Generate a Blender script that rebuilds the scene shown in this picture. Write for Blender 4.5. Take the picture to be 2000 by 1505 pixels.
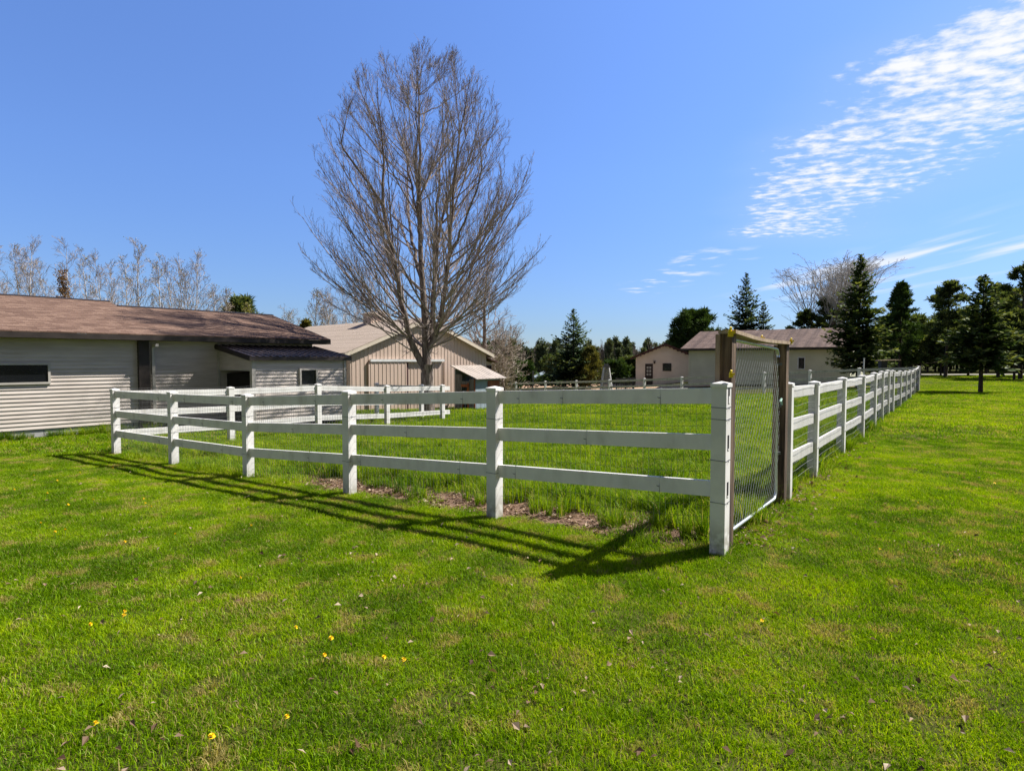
import bpy, math, random
import numpy as np
from mathutils import Vector, Matrix

for o in list(bpy.data.objects):
    bpy.data.objects.remove(o)
S = bpy.context.scene
COL = S.collection
PI = math.pi

# ------------------------------------------------------------------ camera
EYE = 1.67
F = 1190.0                      # focal length in pixels of the 2000 px wide photograph
TILT = math.atan(49.5 / F)
cam = bpy.data.cameras.new('camera')
cam.sensor_width = 36
cam.lens = 36 * F / 2000
cam.clip_start = 0.05
cam.clip_end = 3000
camo = bpy.data.objects.new('camera', cam)
COL.objects.link(camo)
camo.location = (0, 0, EYE)
camo.rotation_euler = (PI / 2 - TILT, 0, 0)
S.camera = camo

# ------------------------------------------------------------------ light
SUN_AZ, SUN_EL = math.radians(69), math.radians(49)   # azimuth to the right of the view
S.view_settings.view_transform = 'Standard'
S.view_settings.look = 'None'
S.view_settings.exposure = 0.85
S.view_settings.gamma = 1.0
S.cycles.max_bounces = 8
S.cycles.transparent_max_bounces = 8
S.cycles.use_denoising = True
S.cycles.denoising_prefilter = 'NONE'

sl = bpy.data.lights.new('sun', 'SUN')
sl.energy = 5.0
sl.angle = math.radians(0.5)
sl.color = (1.0, 0.955, 0.885)
so = bpy.data.objects.new('sun', sl)
COL.objects.link(so)
sd = Vector((math.sin(SUN_AZ) * math.cos(SUN_EL), math.cos(SUN_AZ) * math.cos(SUN_EL), math.sin(SUN_EL)))
so.rotation_euler = sd.to_track_quat('Z', 'Y').to_euler()
so.location = (20, 10, 30)


class NT:
    """small node-tree writer"""
    def __init__(s, nt):
        s.nt = nt
        s.n = nt.nodes
        s.l = nt.links
        s.n.clear()

    def node(s, t, ins=None, **kw):
        n = s.n.new(t)
        for k, v in kw.items():
            setattr(n, k, v)
        for k, v in (ins or {}).items():
            s.put(n, k, v)
        return n

    def put(s, n, k, v):
        i = n.inputs[k]
        if isinstance(v, bpy.types.NodeSocket):
            s.l.new(v, i)
        elif isinstance(v, bpy.types.Node):
            s.l.new(v.outputs[0], i)
        else:
            i.default_value = v

    def math(s, op, a, b=0.0, c=None, clamp=False):
        n = s.node('ShaderNodeMath', operation=op, use_clamp=clamp)
        s.put(n, 0, a)
        s.put(n, 1, b)
        if c is not None:
            s.put(n, 2, c)
        return n.outputs[0]

    def step(s, x, a, b):
        n = s.node('ShaderNodeMapRange', interpolation_type='SMOOTHSTEP')
        s.put(n, 0, x)
        n.inputs[1].default_value = a
        n.inputs[2].default_value = b
        return n.outputs[0]

    def mix(s, f, a, b, mode='MIX'):
        n = s.node('ShaderNodeMix', data_type='RGBA', blend_type=mode)
        for k, v in ((0, f), (6, a), (7, b)):
            if isinstance(v, tuple) and len(v) == 3:
                v = (*v, 1)
            s.put(n, k, v)
        return n.outputs[2]

    def noise(s, vec, scale, detail=3.0, rough=0.55):
        n = s.node('ShaderNodeTexNoise', {'Scale': scale, 'Detail': detail, 'Roughness': rough})
        if vec is not None:
            s.put(n, 'Vector', vec)
        return n.outputs[0]


# ------------------------------------------------------------------ sky
world = bpy.data.worlds.new('World')
S.world = world
world.use_nodes = True
w = NT(world.node_tree)
sky = w.node('ShaderNodeTexSky', sky_type='NISHITA', sun_disc=False)
sky.sun_elevation = SUN_EL
sky.sun_rotation = SUN_AZ
sky.air_density = 1.0
sky.dust_density = 0.35
sky.ozone_density = 2.2
sky.altitude = 300
tc = w.node('ShaderNodeTexCoord')
sep = w.node('ShaderNodeSeparateXYZ', {0: tc.outputs['Generated']})
dz = w.math('MAXIMUM', sep.outputs[2], 0.03)
cx = w.math('DIVIDE', sep.outputs[0], dz)
cy = w.math('DIVIDE', sep.outputs[1], dz)
plane = w.node('ShaderNodeCombineXYZ', {0: cx, 1: cy}).outputs[0]      # the cloud deck seen from below
wob = w.noise(plane, 1.1, 2)
cxw = w.math('ADD', cx, w.math('MULTIPLY', w.math('SUBTRACT', wob, 0.5), 0.8))
dy = w.math('SUBTRACT', cy, 1.7)
xe = w.math('SUBTRACT', cxw, w.math('MULTIPLY', w.math('MULTIPLY', dy, dy), 0.05))
band = w.math('MULTIPLY', w.step(xe, 0.92, 1.45), w.math('SUBTRACT', 1.0, w.step(xe, 1.75, 2.9)))
band = w.math('MULTIPLY', band, w.math('SUBTRACT', 1.0, w.step(cy, 4.7, 5.8)))
band = w.math('MULTIPLY', band, w.step(cy, 0.5, 1.2))
puf = w.noise(w.node('ShaderNodeMapping', {0: plane, 'Rotation': (0, 0, 0.5), 'Scale': (1.0, 1.2, 1)}).outputs[0], 11.0, 6, 0.56)
big = w.noise(plane, 2.2, 2)
puf = w.math('ADD', w.math('MULTIPLY', puf, 0.75), w.math('MULTIPLY', big, 0.35))
dens = w.math('ADD', puf, w.math('MULTIPLY', w.math('SUBTRACT', band, 1.0), 0.5))
dens = w.math('ADD', dens, w.math('MULTIPLY', w.math('SUBTRACT', 1.0, w.step(cy, 1.9, 3.1)), w.math('MULTIPLY', band, 0.045)))
cl1 = w.math('ADD', w.math('MULTIPLY', w.step(dens, 0.455, 0.73), 0.93), w.math('MULTIPLY', band, 0.07), clamp=True)
# low streaks nearer the horizon
st = w.noise(w.node('ShaderNodeMapping', {0: plane, 'Rotation': (0, 0, 0.06), 'Scale': (1.0, 0.16, 1)}).outputs[0], 1.9, 4, 0.5)
sb = w.math('MULTIPLY', w.step(cxw, 3.0, 3.8), w.math('SUBTRACT', 1.0, w.step(cxw, 4.6, 6.2)))
sb = w.math('MULTIPLY', sb, w.step(cy, 3.2, 4.4))
sb = w.math('MULTIPLY', sb, w.math('SUBTRACT', 1.0, w.step(cy, 7.5, 11.0)))
cl2 = w.math('MULTIPLY', w.math('MULTIPLY', w.step(st, 0.45, 0.66), sb), 0.8)
# two small wisps left of the band
w2 = w.math('MULTIPLY', w.step(cxw, 1.4, 1.75), w.math('SUBTRACT', 1.0, w.step(cxw, 2.0, 2.5)))
w2 = w.math('MULTIPLY', w2, w.math('MULTIPLY', w.step(cy, 5.2, 6.0), w.math('SUBTRACT', 1.0, w.step(cy, 8.2, 10.0))))
cl3 = w.math('MULTIPLY', w.math('MULTIPLY', w.step(w.noise(plane, 2.6, 4), 0.5, 0.7), w2), 0.7)
cloud = w.math('MAXIMUM', w.math('MAXIMUM', cl1, cl2), cl3)
rp = w.node('ShaderNodeValToRGB', {0: dz})
el_ = rp.color_ramp.elements
el_[0].position, el_[1].position = 0.05, 1.0
el_[0].color, el_[1].color = (.52, .65, .94, 1), (.12, .145, .20, 1)
for pos_, c_ in ((.28, (.77, .96, 1.38, 1)), (.56, (.99, 1.21, 1.70, 1)), (.75, (.50, .62, .92, 1))):
    q_ = el_.new(pos_)
    q_.color = c_
tint = w.mix(1.0, sky.outputs[0], rp.outputs[0], 'MULTIPLY')
skyc = w.mix(cloud, tint, (7.2, 7.3, 7.6))
# gray veil added in the unseen sky behind the photographer, to neutralize and dim shade
veil = w.math('SUBTRACT', 1.0, w.step(w.math('ADD', sep.outputs[1], w.math('MULTIPLY', w.math('SUBTRACT', big, 0.5), 0.3)), -0.35, 0.30))
skyc = w.mix(w.math('MULTIPLY', veil, 0.88), skyc, (1.18, 1.13, 1.36))
bg = w.node('ShaderNodeBackground', {0: skyc, 1: 0.075})
w.node('ShaderNodeOutputWorld', {0: bg.outputs[0]})


def at(px, py, Y):
    """where the pixel (px, py) of the photograph meets the vertical plane y = Y"""
    a, b = (px - 1000) / F, (752.5 - py) / F
    d = (a, math.cos(TILT) + b * math.sin(TILT), -math.sin(TILT) + b * math.cos(TILT))
    s = Y / d[1]
    return Vector((a * s, Y, EYE + d[2] * s))


# ------------------------------------------------------------------ mesh helpers
class MB:
    def __init__(s):
        s.v, s.q, s.t, s.qm, s.tm, s.n, s.tone = [], [], [], [], [], 0, []

    def add(s, V, quads=None, tris=None, m=0, tone=None):
        V = np.asarray(V, float).reshape(-1, 3)
        if quads is not None and len(quads):
            qd = np.asarray(quads, int).reshape(-1, 4) + s.n
            s.q.append(qd)
            s.qm.append(np.full(len(qd), m))
        if tris is not None and len(tris):
            td = np.asarray(tris, int).reshape(-1, 3) + s.n
            s.t.append(td)
            s.tm.append(np.full(len(td), m))
        s.v.append(V)
        s.tone.append(np.full(len(V), 0.5) if tone is None else np.asarray(tone, float))
        s.n += len(V)

    def para(s, o, a, b, c, m=0):
        o, a, b, c = [np.asarray(k, float) for k in (o, a, b, c)]
        V = [o, o + a, o + a + b, o + b, o + c, o + a + c, o + a + b + c, o + b + c]
        Q = [(0, 3, 2, 1), (4, 5, 6, 7), (0, 1, 5, 4), (1, 2, 6, 5), (2, 3, 7, 6), (3, 0, 4, 7)]
        if np.dot(np.cross(a, b), c) < 0:
            Q = [tuple(reversed(k)) for k in Q]
        s.add(V, Q, m=m)

    def box(s, c, size, m=0):
        c, d = np.asarray(c, float), np.asarray(size, float)
        s.para(c - d / 2, (d[0], 0, 0), (0, d[1], 0), (0, 0, d[2]), m)

    def prism(s, pts, off, m=0):
        """polygon (3d points) extruded by the vector off"""
        P = np.asarray(pts, float)
        n = len(P)
        V = np.vstack([P, P + np.asarray(off, float)])
        c = P.mean(0)
        V = np.vstack([V, c, c + np.asarray(off, float)])
        T = [(2 * n, (i + 1) % n, i) for i in range(n)] + [(2 * n + 1, n + i, n + (i + 1) % n) for i in range(n)]
        Q = [(i, (i + 1) % n, n + (i + 1) % n, n + i) for i in range(n)]
        s.add(V, Q, T, m)

    def tubes(s, P, R, sides=4, m=0, cap=True, tone=None):
        P = np.asarray(P, float)
        R = np.asarray(R, float)
        N, k, _ = P.shape
        T = np.gradient(P, axis=1)
        T /= np.linalg.norm(T, axis=2, keepdims=True) + 1e-9
        mean = T.mean(1)
        ref = np.where(np.abs(mean[:, 2:3]) < 0.8, np.array([[0, 0, 1.0]]), np.array([[1.0, 0, 0]]))[:, None, :]
        A = np.cross(T, ref)
        A /= np.linalg.norm(A, axis=2, keepdims=True) + 1e-9
        B = np.cross(T, A)
        ang = np.arange(sides) / sides * 2 * PI
        V = P[:, :, None, :] + R[:, :, None, None] * (A[:, :, None, :] * np.cos(ang)[None, None, :, None] + B[:, :, None, :] * np.sin(ang)[None, None, :, None])
        idx = np.arange(N * k * sides).reshape(N, k, sides)
        a, b = idx[:, :-1, :], idx[:, 1:, :]
        Q = np.stack([a, np.roll(a, -1, 2), np.roll(b, -1, 2), b], -1).reshape(-1, 4)
        V = V.reshape(-1, 3)
        tris = []
        if cap and sides >= 4:
            for e in (0, k - 1):
                for j in range(1, sides - 1):
                    tr = np.stack([idx[:, e, 0], idx[:, e, j], idx[:, e, j + 1]], -1)
                    tris.append(tr if e else tr[:, ::-1])
            tris = np.vstack(tris)
        s.add(V, Q[:, ::-1], tris, m, None if tone is None else np.repeat(np.asarray(tone).reshape(-1), k * sides))

    def tube(s, pts, r, sides=8, m=0):
        pts = np.asarray(pts, float)
        r = np.full(len(pts), r) if np.isscalar(r) else np.asarray(r)
        s.tubes(pts[None], r[None], sides, m)

    def cards(s, C, U, W, m=0, tone=None):
        """diamond-shaped leaf faces: root C, long axis U, half width W"""
        n = len(C)
        V = np.stack([C, C + U * 0.45 + W, C + U, C + U * 0.45 - W], 1).reshape(-1, 3)
        Q = np.arange(4 * n).reshape(n, 4)
        s.add(V, Q, m=m, tone=None if tone is None else np.repeat(tone, 4))

    def mesh(s, name, mats, smooth=False, tone=False):
        me = bpy.data.meshes.new(name)
        V = np.vstack(s.v)
        q = np.vstack(s.q) if s.q else np.zeros((0, 4), int)
        t = np.vstack(s.t) if s.t else np.zeros((0, 3), int)
        me.vertices.add(len(V))
        me.vertices.foreach_set('co', V.astype(np.float32).ravel())
        me.loops.add(q.size + t.size)
        me.loops.foreach_set('vertex_index', np.concatenate([q.ravel(), t.ravel()]).astype(np.int32))
        me.polygons.add(len(q) + len(t))
        st_ = np.concatenate([np.arange(len(q)) * 4, q.size + np.arange(len(t)) * 3]).astype(np.int32)
        me.polygons.foreach_set('loop_start', st_)
        mi = np.concatenate([np.concatenate(s.qm) if s.qm else np.zeros(0), np.concatenate(s.tm) if s.tm else np.zeros(0)]).astype(np.int32)
        me.polygons.foreach_set('material_index', mi)
        me.polygons.foreach_set('use_smooth', np.full(len(mi), smooth))
        if tone:
            a = me.attributes.new('tone', 'FLOAT', 'POINT')
            a.data.foreach_set('value', np.concatenate(s.tone).astype(np.float32))
        for k in (mats if isinstance(mats, (list, tuple)) else [mats]):
            me.materials.append(k)
        me.update(calc_edges=True)
        me.validate()
        return me


ORG = {}


def link(o, parent=None, world=True):
    COL.objects.link(o)
    if parent is not None:
        o.parent = parent
        if world:
            o.location = -ORG.get(parent.name, Vector((0, 0, 0)))
            ORG[o.name] = Vector((0, 0, 0))
    return o


def obj(name, mb, mats, parent=None, world=True, smooth=False, tone=False):
    o = bpy.data.objects.new(name, mb if isinstance(mb, bpy.types.Mesh) else mb.mesh(name, mats, smooth, tone))
    return link(o, parent, world)


def tag(o, label, cat, group=None, kind=None):
    if label:
        o['label'] = label
    if cat:
        o['category'] = cat
    if group:
        o['group'] = group
    if kind:
        o['kind'] = kind
    return o


def thing(name, label, cat, loc, group=None, rz=0.0):
    o = bpy.data.objects.new(name, None)
    o.empty_display_size = 0.2
    COL.objects.link(o)
    o.location = loc
    o.rotation_euler = (0, 0, rz)
    ORG[o.name] = Vector(loc)
    return tag(o, label, cat, group)


def copy_tree(o, parent=None):
    c = o.copy()
    COL.objects.link(c)
    c.parent = parent
    for ch in o.children:
        copy_tree(ch, c)
    return c


# ------------------------------------------------------------------ materials
def material(name, cols, scale=4.0, rough=0.7, bump=0.0, bscale=None, stretch=(1, 1, 1), spec=0.3, metal=0.0, lo=0.35, hi=0.65, rot=0.0, detail=4):
    m = bpy.data.materials.new(name)
    m.use_nodes = True
    t = NT(m.node_tree)
    pos = t.node('ShaderNodeNewGeometry').outputs['Position']
    mp = t.node('ShaderNodeMapping', {0: pos, 'Scale': stretch, 'Rotation': (0, 0, rot)}).outputs[0]
    f = t.noise(mp, scale, detail)
    r = t.node('ShaderNodeValToRGB', {0: f})
    e = r.color_ramp.elements
    e[0].position, e[1].position = lo, hi
    e[0].color = (*cols[0], 1)
    e[1].color = (*cols[-1], 1)
    for i, c in enumerate(cols[1:-1]):
        k = e.new(lo + (hi - lo) * (i + 1) / (len(cols) - 1))
        k.color = (*c, 1)
    p = t.node('ShaderNodeBsdfPrincipled', {'Base Color': r.outputs[0], 'Roughness': rough, 'Metallic': metal, 'Specular IOR Level': spec})
    if bump:
        b = t.node('ShaderNodeBump', {'Strength': bump, 'Distance': 0.02, 'Height': t.noise(mp, bscale or scale * 4, 3)})
        t.l.new(b.outputs[0], p.inputs['Normal'])
    t.node('ShaderNodeOutputMaterial', {0: p.outputs[0]})
    return m


def leaf_material(name, dark, mid, light, trans=0.25, nscale=1.2):
    m = bpy.data.materials.new(name)
    m.use_nodes = True
    t = NT(m.node_tree)
    pos = t.node('ShaderNodeNewGeometry').outputs['Position']
    tone = t.node('ShaderNodeAttribute', attribute_name='tone').outputs['Fac']
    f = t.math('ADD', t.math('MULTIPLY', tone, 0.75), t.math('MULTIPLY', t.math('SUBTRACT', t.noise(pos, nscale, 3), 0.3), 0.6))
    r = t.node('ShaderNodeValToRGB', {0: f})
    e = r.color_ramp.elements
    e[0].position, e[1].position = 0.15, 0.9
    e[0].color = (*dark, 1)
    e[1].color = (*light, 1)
    k = e.new(0.5)
    k.color = (*mid, 1)
    d = t.node('ShaderNodeBsdfDiffuse', {0: r.outputs[0]})
    tr = t.node('ShaderNodeBsdfTranslucent', {0: t.mix(1.0, r.outputs[0], (1.25, 1.2, 0.5), 'MULTIPLY')})
    gl = t.node('ShaderNodeBsdfGlossy', {0: (0.9, 0.95, 0.8, 1), 1: 0.45})
    mx = t.node('ShaderNodeMixShader', {0: trans, 1: d.outputs[0], 2: tr.outputs[0]})
    mx2 = t.node('ShaderNodeMixShader', {0: 0.012, 1: mx.outputs[0], 2: gl.outputs[0]})
    t.node('ShaderNodeOutputMaterial', {0: mx2.outputs[0]})
    return m


def shingle_material(name, c1, c2, c3, az, rowscale=6.0, streak=0.0):
    m = bpy.data.materials.new(name)
    m.use_nodes = True
    t = NT(m.node_tree)
    pos = t.node('ShaderNodeNewGeometry').outputs['Position']
    rt = t.node('ShaderNodeMapping', {0: pos, 'Rotation': (0, 0, az)}).outputs[0]
    sp = t.node('ShaderNodeSeparateXYZ', {0: rt})
    v = t.node('ShaderNodeCombineXYZ', {0: sp.outputs[1], 1: t.math('MULTIPLY', sp.outputs[2], 3.9)}).outputs[0]
    bk = t.node('ShaderNodeTexBrick', {'Vector': v, 'Color1': (0.1, 0.1, 0.1, 1), 'Color2': (0.9, 0.9, 0.9, 1), 'Mortar': (0, 0, 0, 1), 'Scale': rowscale, 'Mortar Size': 0.02, 'Brick Width': 1.4, 'Row Height': 0.5})
    n = t.noise(pos, 0.9, 4)
    n2 = t.noise(v, 30, 3)
    f = t.math('ADD', t.math('MULTIPLY', bk.outputs[0], 0.5), t.math('ADD', t.math('MULTIPLY', n, 0.30), t.math('MULTIPLY', n2, 0.42)))
    r = t.node('ShaderNodeValToRGB', {0: f})
    e = r.color_ramp.elements
    e[0].position, e[1].position = 0.3, 1.0
    e[0].color = (*c1, 1)
    e[1].color = (*c3, 1)
    k = e.new(0.62)
    k.color = (*c2, 1)
    colr = r.outputs[0]
    if streak:
        sv = t.node('ShaderNodeCombineXYZ', {0: t.math('MULTIPLY', sp.outputs[1], 2.2), 1: t.math('MULTIPLY', sp.outputs[2], 0.25)}).outputs[0]
        colr = t.mix(t.math('MULTIPLY', t.step(t.noise(sv, 1.0, 3), 0.42, 0.62), streak), colr, (0.05, 0.036, 0.036))
    p = t.node('ShaderNodeBsdfPrincipled', {'Base Color': colr, 'Roughness': 0.9, 'Specular IOR Level': 0.15})
    b = t.node('ShaderNodeBump', {'Strength': 0.5, 'Distance': 0.02, 'Height': t.math('ADD', bk.outputs[1], t.math('MULTIPLY', n2, 0.6))})
    t.l.new(b.outputs[0], p.inputs['Normal'])
    t.node('ShaderNodeOutputMaterial', {0: p.outputs[0]})
    return m


def glass_material():
    m = bpy.data.materials.new('dark_window_glass')
    m.use_nodes = True
    t = NT(m.node_tree)
    p = t.node('ShaderNodeBsdfPrincipled', {'Base Color': (0.008, 0.009, 0.011, 1), 'Roughness': 0.12, 'Specular IOR Level': 0.35})
    t.node('ShaderNodeOutputMaterial', {0: p.outputs[0]})
    return m


VINYL = material('white_vinyl', [(0.60, 0.57, 0.52), (0.74, 0.715, 0.675), (0.82, 0.795, 0.76)], 4.5, 0.5, 0.05, 40, (1, 1, .45), spec=0.25, lo=.26, hi=.56)
VINYL2 = material('white_vinyl_weathered', [(0.42, 0.41, 0.38), (0.60, 0.58, 0.55)], 5.0, 0.55, 0.05, 40, (1, 1, 0.4))
WIRE = material('galvanized_wire', [(0.08, 0.085, 0.085), (0.15, 0.155, 0.155)], 30, 0.5, spec=0.4, metal=0.3)
BRIGHT = material('bright_galvanized_wire', [(0.55, 0.57, 0.57), (0.72, 0.74, 0.74)], 30, 0.35, spec=0.5, metal=0.6)
TIMBER_SHADE = material('weathered_timber_shaded', [(0.034, 0.023, 0.016), (0.105, 0.069, 0.044), (0.22, 0.15, 0.095)], 7, 0.85, 0.35, 30, (2.5, 2.5, 0.18))
TIMBER_LIT = material('weathered_timber_sunlit', [(0.10, 0.065, 0.042), (0.24, 0.165, 0.11), (0.40, 0.30, 0.21)], 6, 0.85, 0.3, 30, (2.5, 2.5, 0.2))  # paler copy of the gate timber, sunlight on the jamb put into color
TIMBER2 = material('pale_weathered_timber', [(0.26, 0.185, 0.12), (0.45, 0.35, 0.24)], 7, 0.85, 0.3, 30, (2.5, 2.5, 0.25))
YELLOW = material('yellow_plastic', [(0.75, 0.55, 0.01), (0.85, 0.66, 0.02)], 20, 0.4)
GLASS = glass_material()
SIDING = material('taupe_lap_siding', [(0.48, 0.42, 0.37), (0.59, 0.525, 0.47)], 1.3, 0.65, 0.12, 30, (1, 1, 6))
TRIM = material('taupe_trim', [(0.40, 0.37, 0.33), (0.48, 0.445, 0.40)], 3, 0.6)
DARKTRIM = material('dark_brown_trim', [(0.028, 0.022, 0.019), (0.045, 0.035, 0.03)], 3, 0.5)
BLOCK = material('concrete_block', [(0.30, 0.30, 0.30), (0.42, 0.42, 0.41)], 6, 0.9, 0.2, 40)
SHED_ROOF = shingle_material('brown_shingles', (0.085, 0.050, 0.037), (0.165, 0.103, 0.076), (0.26, 0.175, 0.13), math.radians(40), 5.0)
BLACKMETAL = material('black_ribbed_metal', [(0.035, 0.025, 0.024), (0.055, 0.040, 0.038)], 2, 0.55, spec=0.25)
BARN = material('tan_barn_panels', [(0.54, 0.41, 0.33), (0.615, 0.475, 0.385)], 0.9, 0.6, 0.06, 20, (1, 1, 0.3))
BARN_TRIM = material('cream_barn_trim', [(0.62, 0.53, 0.42), (0.70, 0.61, 0.49)], 3, 0.6)
BARN_ROOF = shingle_material('tan_shingles', (0.33, 0.265, 0.21), (0.42, 0.34, 0.275), (0.50, 0.41, 0.335), math.radians(44), 5.0)
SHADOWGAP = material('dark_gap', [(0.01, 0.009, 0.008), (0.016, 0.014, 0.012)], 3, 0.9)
PALEMETAL = material('pale_ribbed_metal', [(0.36, 0.31, 0.265), (0.50, 0.43, 0.37)], 2, 0.5, spec=0.4)
COOPBLUE = material('blue_gray_boards', [(0.22, 0.27, 0.30), (0.30, 0.36, 0.39)], 6, 0.8, 0.1, 30, (1, 1, 0.2))
COOPRED = material('red_brown_boards', [(0.20, 0.06, 0.03), (0.34, 0.12, 0.05)], 6, 0.8, 0.1, 30, (1, 1, 0.2))
HOUSE_TAN = material('cream_siding', [(0.72, 0.67, 0.59), (0.80, 0.75, 0.665)], 1.0, 0.7)
HOUSE_PALE = material('pale_yellow_siding', [(0.57, 0.56, 0.42), (0.64, 0.63, 0.48)], 1.0, 0.7)
HOUSE_ROOF = shingle_material('dark_brown_shingles', (0.09, 0.062, 0.053), (0.175, 0.124, 0.104), (0.265, 0.195, 0.165), math.radians(-54), 4.0, 0.55)
HOUSE_ROOF2 = shingle_material('brown_gable_shingles', (0.06, 0.035, 0.03), (0.11, 0.07, 0.06), (0.17, 0.115, 0.10), math.radians(45), 4.0)
REDTRIM = material('red_brown_fascia', [(0.06, 0.025, 0.02), (0.09, 0.04, 0.032)], 3, 0.6)
WHITEP = material('white_paint', [(0.62, 0.62, 0.60), (0.75, 0.75, 0.73)], 5, 0.6)
GRAYWOOD = material('gray_weathered_boards', [(0.10, 0.10, 0.105), (0.20, 0.20, 0.205)], 8, 0.85, 0.2, 30, (2, 2, 0.3))
BLUEGRAY = material('blue_gray_siding', [(0.17, 0.20, 0.28), (0.24, 0.27, 0.36)], 3, 0.7)
BARK = material('gray_brown_bark', [(0.085, 0.064, 0.052), (0.19, 0.15, 0.125), (0.32, 0.265, 0.225)], 6, 0.95, 0.6, 22, (2.5, 2.5, 0.45))
TWIG = material('twig_bark', [(0.26, 0.205, 0.185), (0.41, 0.345, 0.31)], 3, 0.9)
BIRCH = material('white_birch_bark', [(0.30, 0.27, 0.24), (0.55, 0.52, 0.48), (0.68, 0.65, 0.61)], 4, 0.8, 0.1, 20, (1, 1, 2.5))
BIRCHTWIG = material('birch_twigs', [(0.33, 0.265, 0.22), (0.47, 0.395, 0.33)], 2, 0.9)
GRAYTWIG = material('gray_twigs', [(0.36, 0.335, 0.315), (0.52, 0.49, 0.465)], 2, 0.9)
PINEBARK = material('pine_bark', [(0.035, 0.026, 0.02), (0.085, 0.062, 0.048)], 7, 0.95, 0.5, 25, (2, 2, 0.5))
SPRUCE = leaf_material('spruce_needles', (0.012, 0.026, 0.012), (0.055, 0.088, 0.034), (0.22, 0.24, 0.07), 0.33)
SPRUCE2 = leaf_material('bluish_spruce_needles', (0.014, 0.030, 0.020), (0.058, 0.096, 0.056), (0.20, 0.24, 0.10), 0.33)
RUSTY = leaf_material('bronze_green_needles', (0.035, 0.042, 0.012), (0.11, 0.11, 0.030), (0.25, 0.22, 0.065), 0.3)
PINE = leaf_material('pine_needles', (0.014, 0.027, 0.013), (0.062, 0.094, 0.036), (0.22, 0.25, 0.08), 0.35)
PINE2 = leaf_material('bright_pine_needles', (0.014, 0.032, 0.008), (0.042, 0.082, 0.020), (0.095, 0.15, 0.04), 0.2)
BUD = leaf_material('yellow_green_buds', (0.10, 0.11, 0.03), (0.22, 0.22, 0.07), (0.36, 0.34, 0.12), 0.3)
OLDLEAF = leaf_material('orange_brown_leaves', (0.13, 0.07, 0.03), (0.26, 0.14, 0.05), (0.38, 0.22, 0.08), 0.3)
WOOD = leaf_material('hazed_wood_needles', (0.055, 0.080, 0.052), (0.105, 0.135, 0.085), (0.19, 0.21, 0.13), 0.2, 0.25)  # lightened, with distance haze put into the needle color
WOODTWIG = material('far_wood_twigs', [(0.13, 0.105, 0.09), (0.24, 0.19, 0.165)], 0.4, 0.95)

# ------------------------------------------------------------------ terrain
PH = math.radians(53.9)
FD = np.array([-math.sin(PH), math.cos(PH), 0])        # along the front fence, away from the corner
RD = np.array([math.cos(PH), math.sin(PH), 0])         # along the right and pen fences
P1 = np.array([1.7825, 5.18, 0])
CTRL = [(1.78, 5.18, 0), (-0.19, 6.62, -.05), (-2.16, 8.06, -.10), (-4.13, 9.49, -.165), (-6.1, 10.93, -.21), (-8.07, 12.37, -.25),
        (-6.64, 14.34, -.28), (-5.2, 16.31, -.29), (-3.76, 18.28, -.32), (-2.32, 20.25, -.34), (-3.1, 22.5, -.42), (21.23, 32.34, 0), (19.14, 33.6, -.11),
        (17.05, 34.85, -.26), (14.95, 36.1, -.40), (12.86, 37.35, -.56), (10.77, 38.6, -.73), (8.67, 39.9, -.87), (6.58, 41.1, -.99), (4.48, 42.4, -1.08), (2.39, 43.6, -1.17),
        (0.3, 44.9, -1.29), (-1.8, 46.1, -1.36), (-6.9, 26, -.55), (-1.3, 31.8, -.80), (-1.6, 28, -.66), (-10.9, 16.5, -.30), (-14.1, 12.7, -.24), (-7.4, 17.5, -.33), (-6.8, 21.4, -.45),
        (0, 0, 0), (5, 3, 0), (-5, 3, -.03), (-10, 5, -.12), (10, 5, 0), (20, 10, 0), (25, 30, 0), (32, 31, 0), (24, 60, 0), (35, 66, 0), (50, 40, 0), (45, 75, 0.02),
        (0, 62, -1.35), (10, 62, -1.15), (25.5, 46, -.15), (15.5, 53.3, -.60), (0, 90, -1.35), (40, 110, 0), (-30, 60, -1.0), (-60, 30, -.4), (-25, 20, -.3),
        (10, 20, -.10), (4.2, 8.5, .03), (7, 12, .03), (11, 18, .02), (16, 25, .0), (0, 150, -1.3), (-150, 150, -1.0), (150, 150, 0), (-150, -50, 0), (150, -50, 0), (0, -60, 0), (0, 500, -1), (-450, 400, -1), (450, 400, 0)]
_c = np.array(CTRL)


def _phi(r2):
    return np.sqrt(r2 + 9.0)


_A = _phi(((_c[:, None, :2] - _c[None, :, :2]) ** 2).sum(-1)) + np.eye(len(_c)) * -0.05
_M = np.block([[_A, np.ones((len(_c), 1))], [np.ones((1, len(_c))), np.zeros((1, 1))]])
_W = np.linalg.solve(_M, np.concatenate([_c[:, 2], [0]]))


def G(x, y):
    x, y = np.asarray(x, float), np.asarray(y, float)
    sh = x.shape
    p = np.stack([x.ravel(), y.ravel()], -1)
    out = np.zeros(len(p))
    for i in range(0, len(p), 20000):
        q = p[i:i + 20000]
        out[i:i + 20000] = _phi(((q[:, None] - _c[None, :, :2]) ** 2).sum(-1)) @ _W[:-1] + _W[-1]
    bump = 0
    for k, (wl, am, an) in enumerate([(3.1, .013, .3), (1.9, .007, 1.4), (1.2, .003, 2.2), (2.4, .009, 2.9), (0.8, .001, 0.9)]):
        u = p[:, 0] * math.cos(an) + p[:, 1] * math.sin(an)
        v = -p[:, 0] * math.sin(an) + p[:, 1] * math.cos(an)
        bump = bump + am * np.sin(u * 2 * PI / wl + k) * np.sin(v * 2 * PI / wl / 1.3 + 2 * k)
    return (out + bump).reshape(sh)


def g1(x, y):
    return float(G(np.array([x]), np.array([y]))[0])


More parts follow.
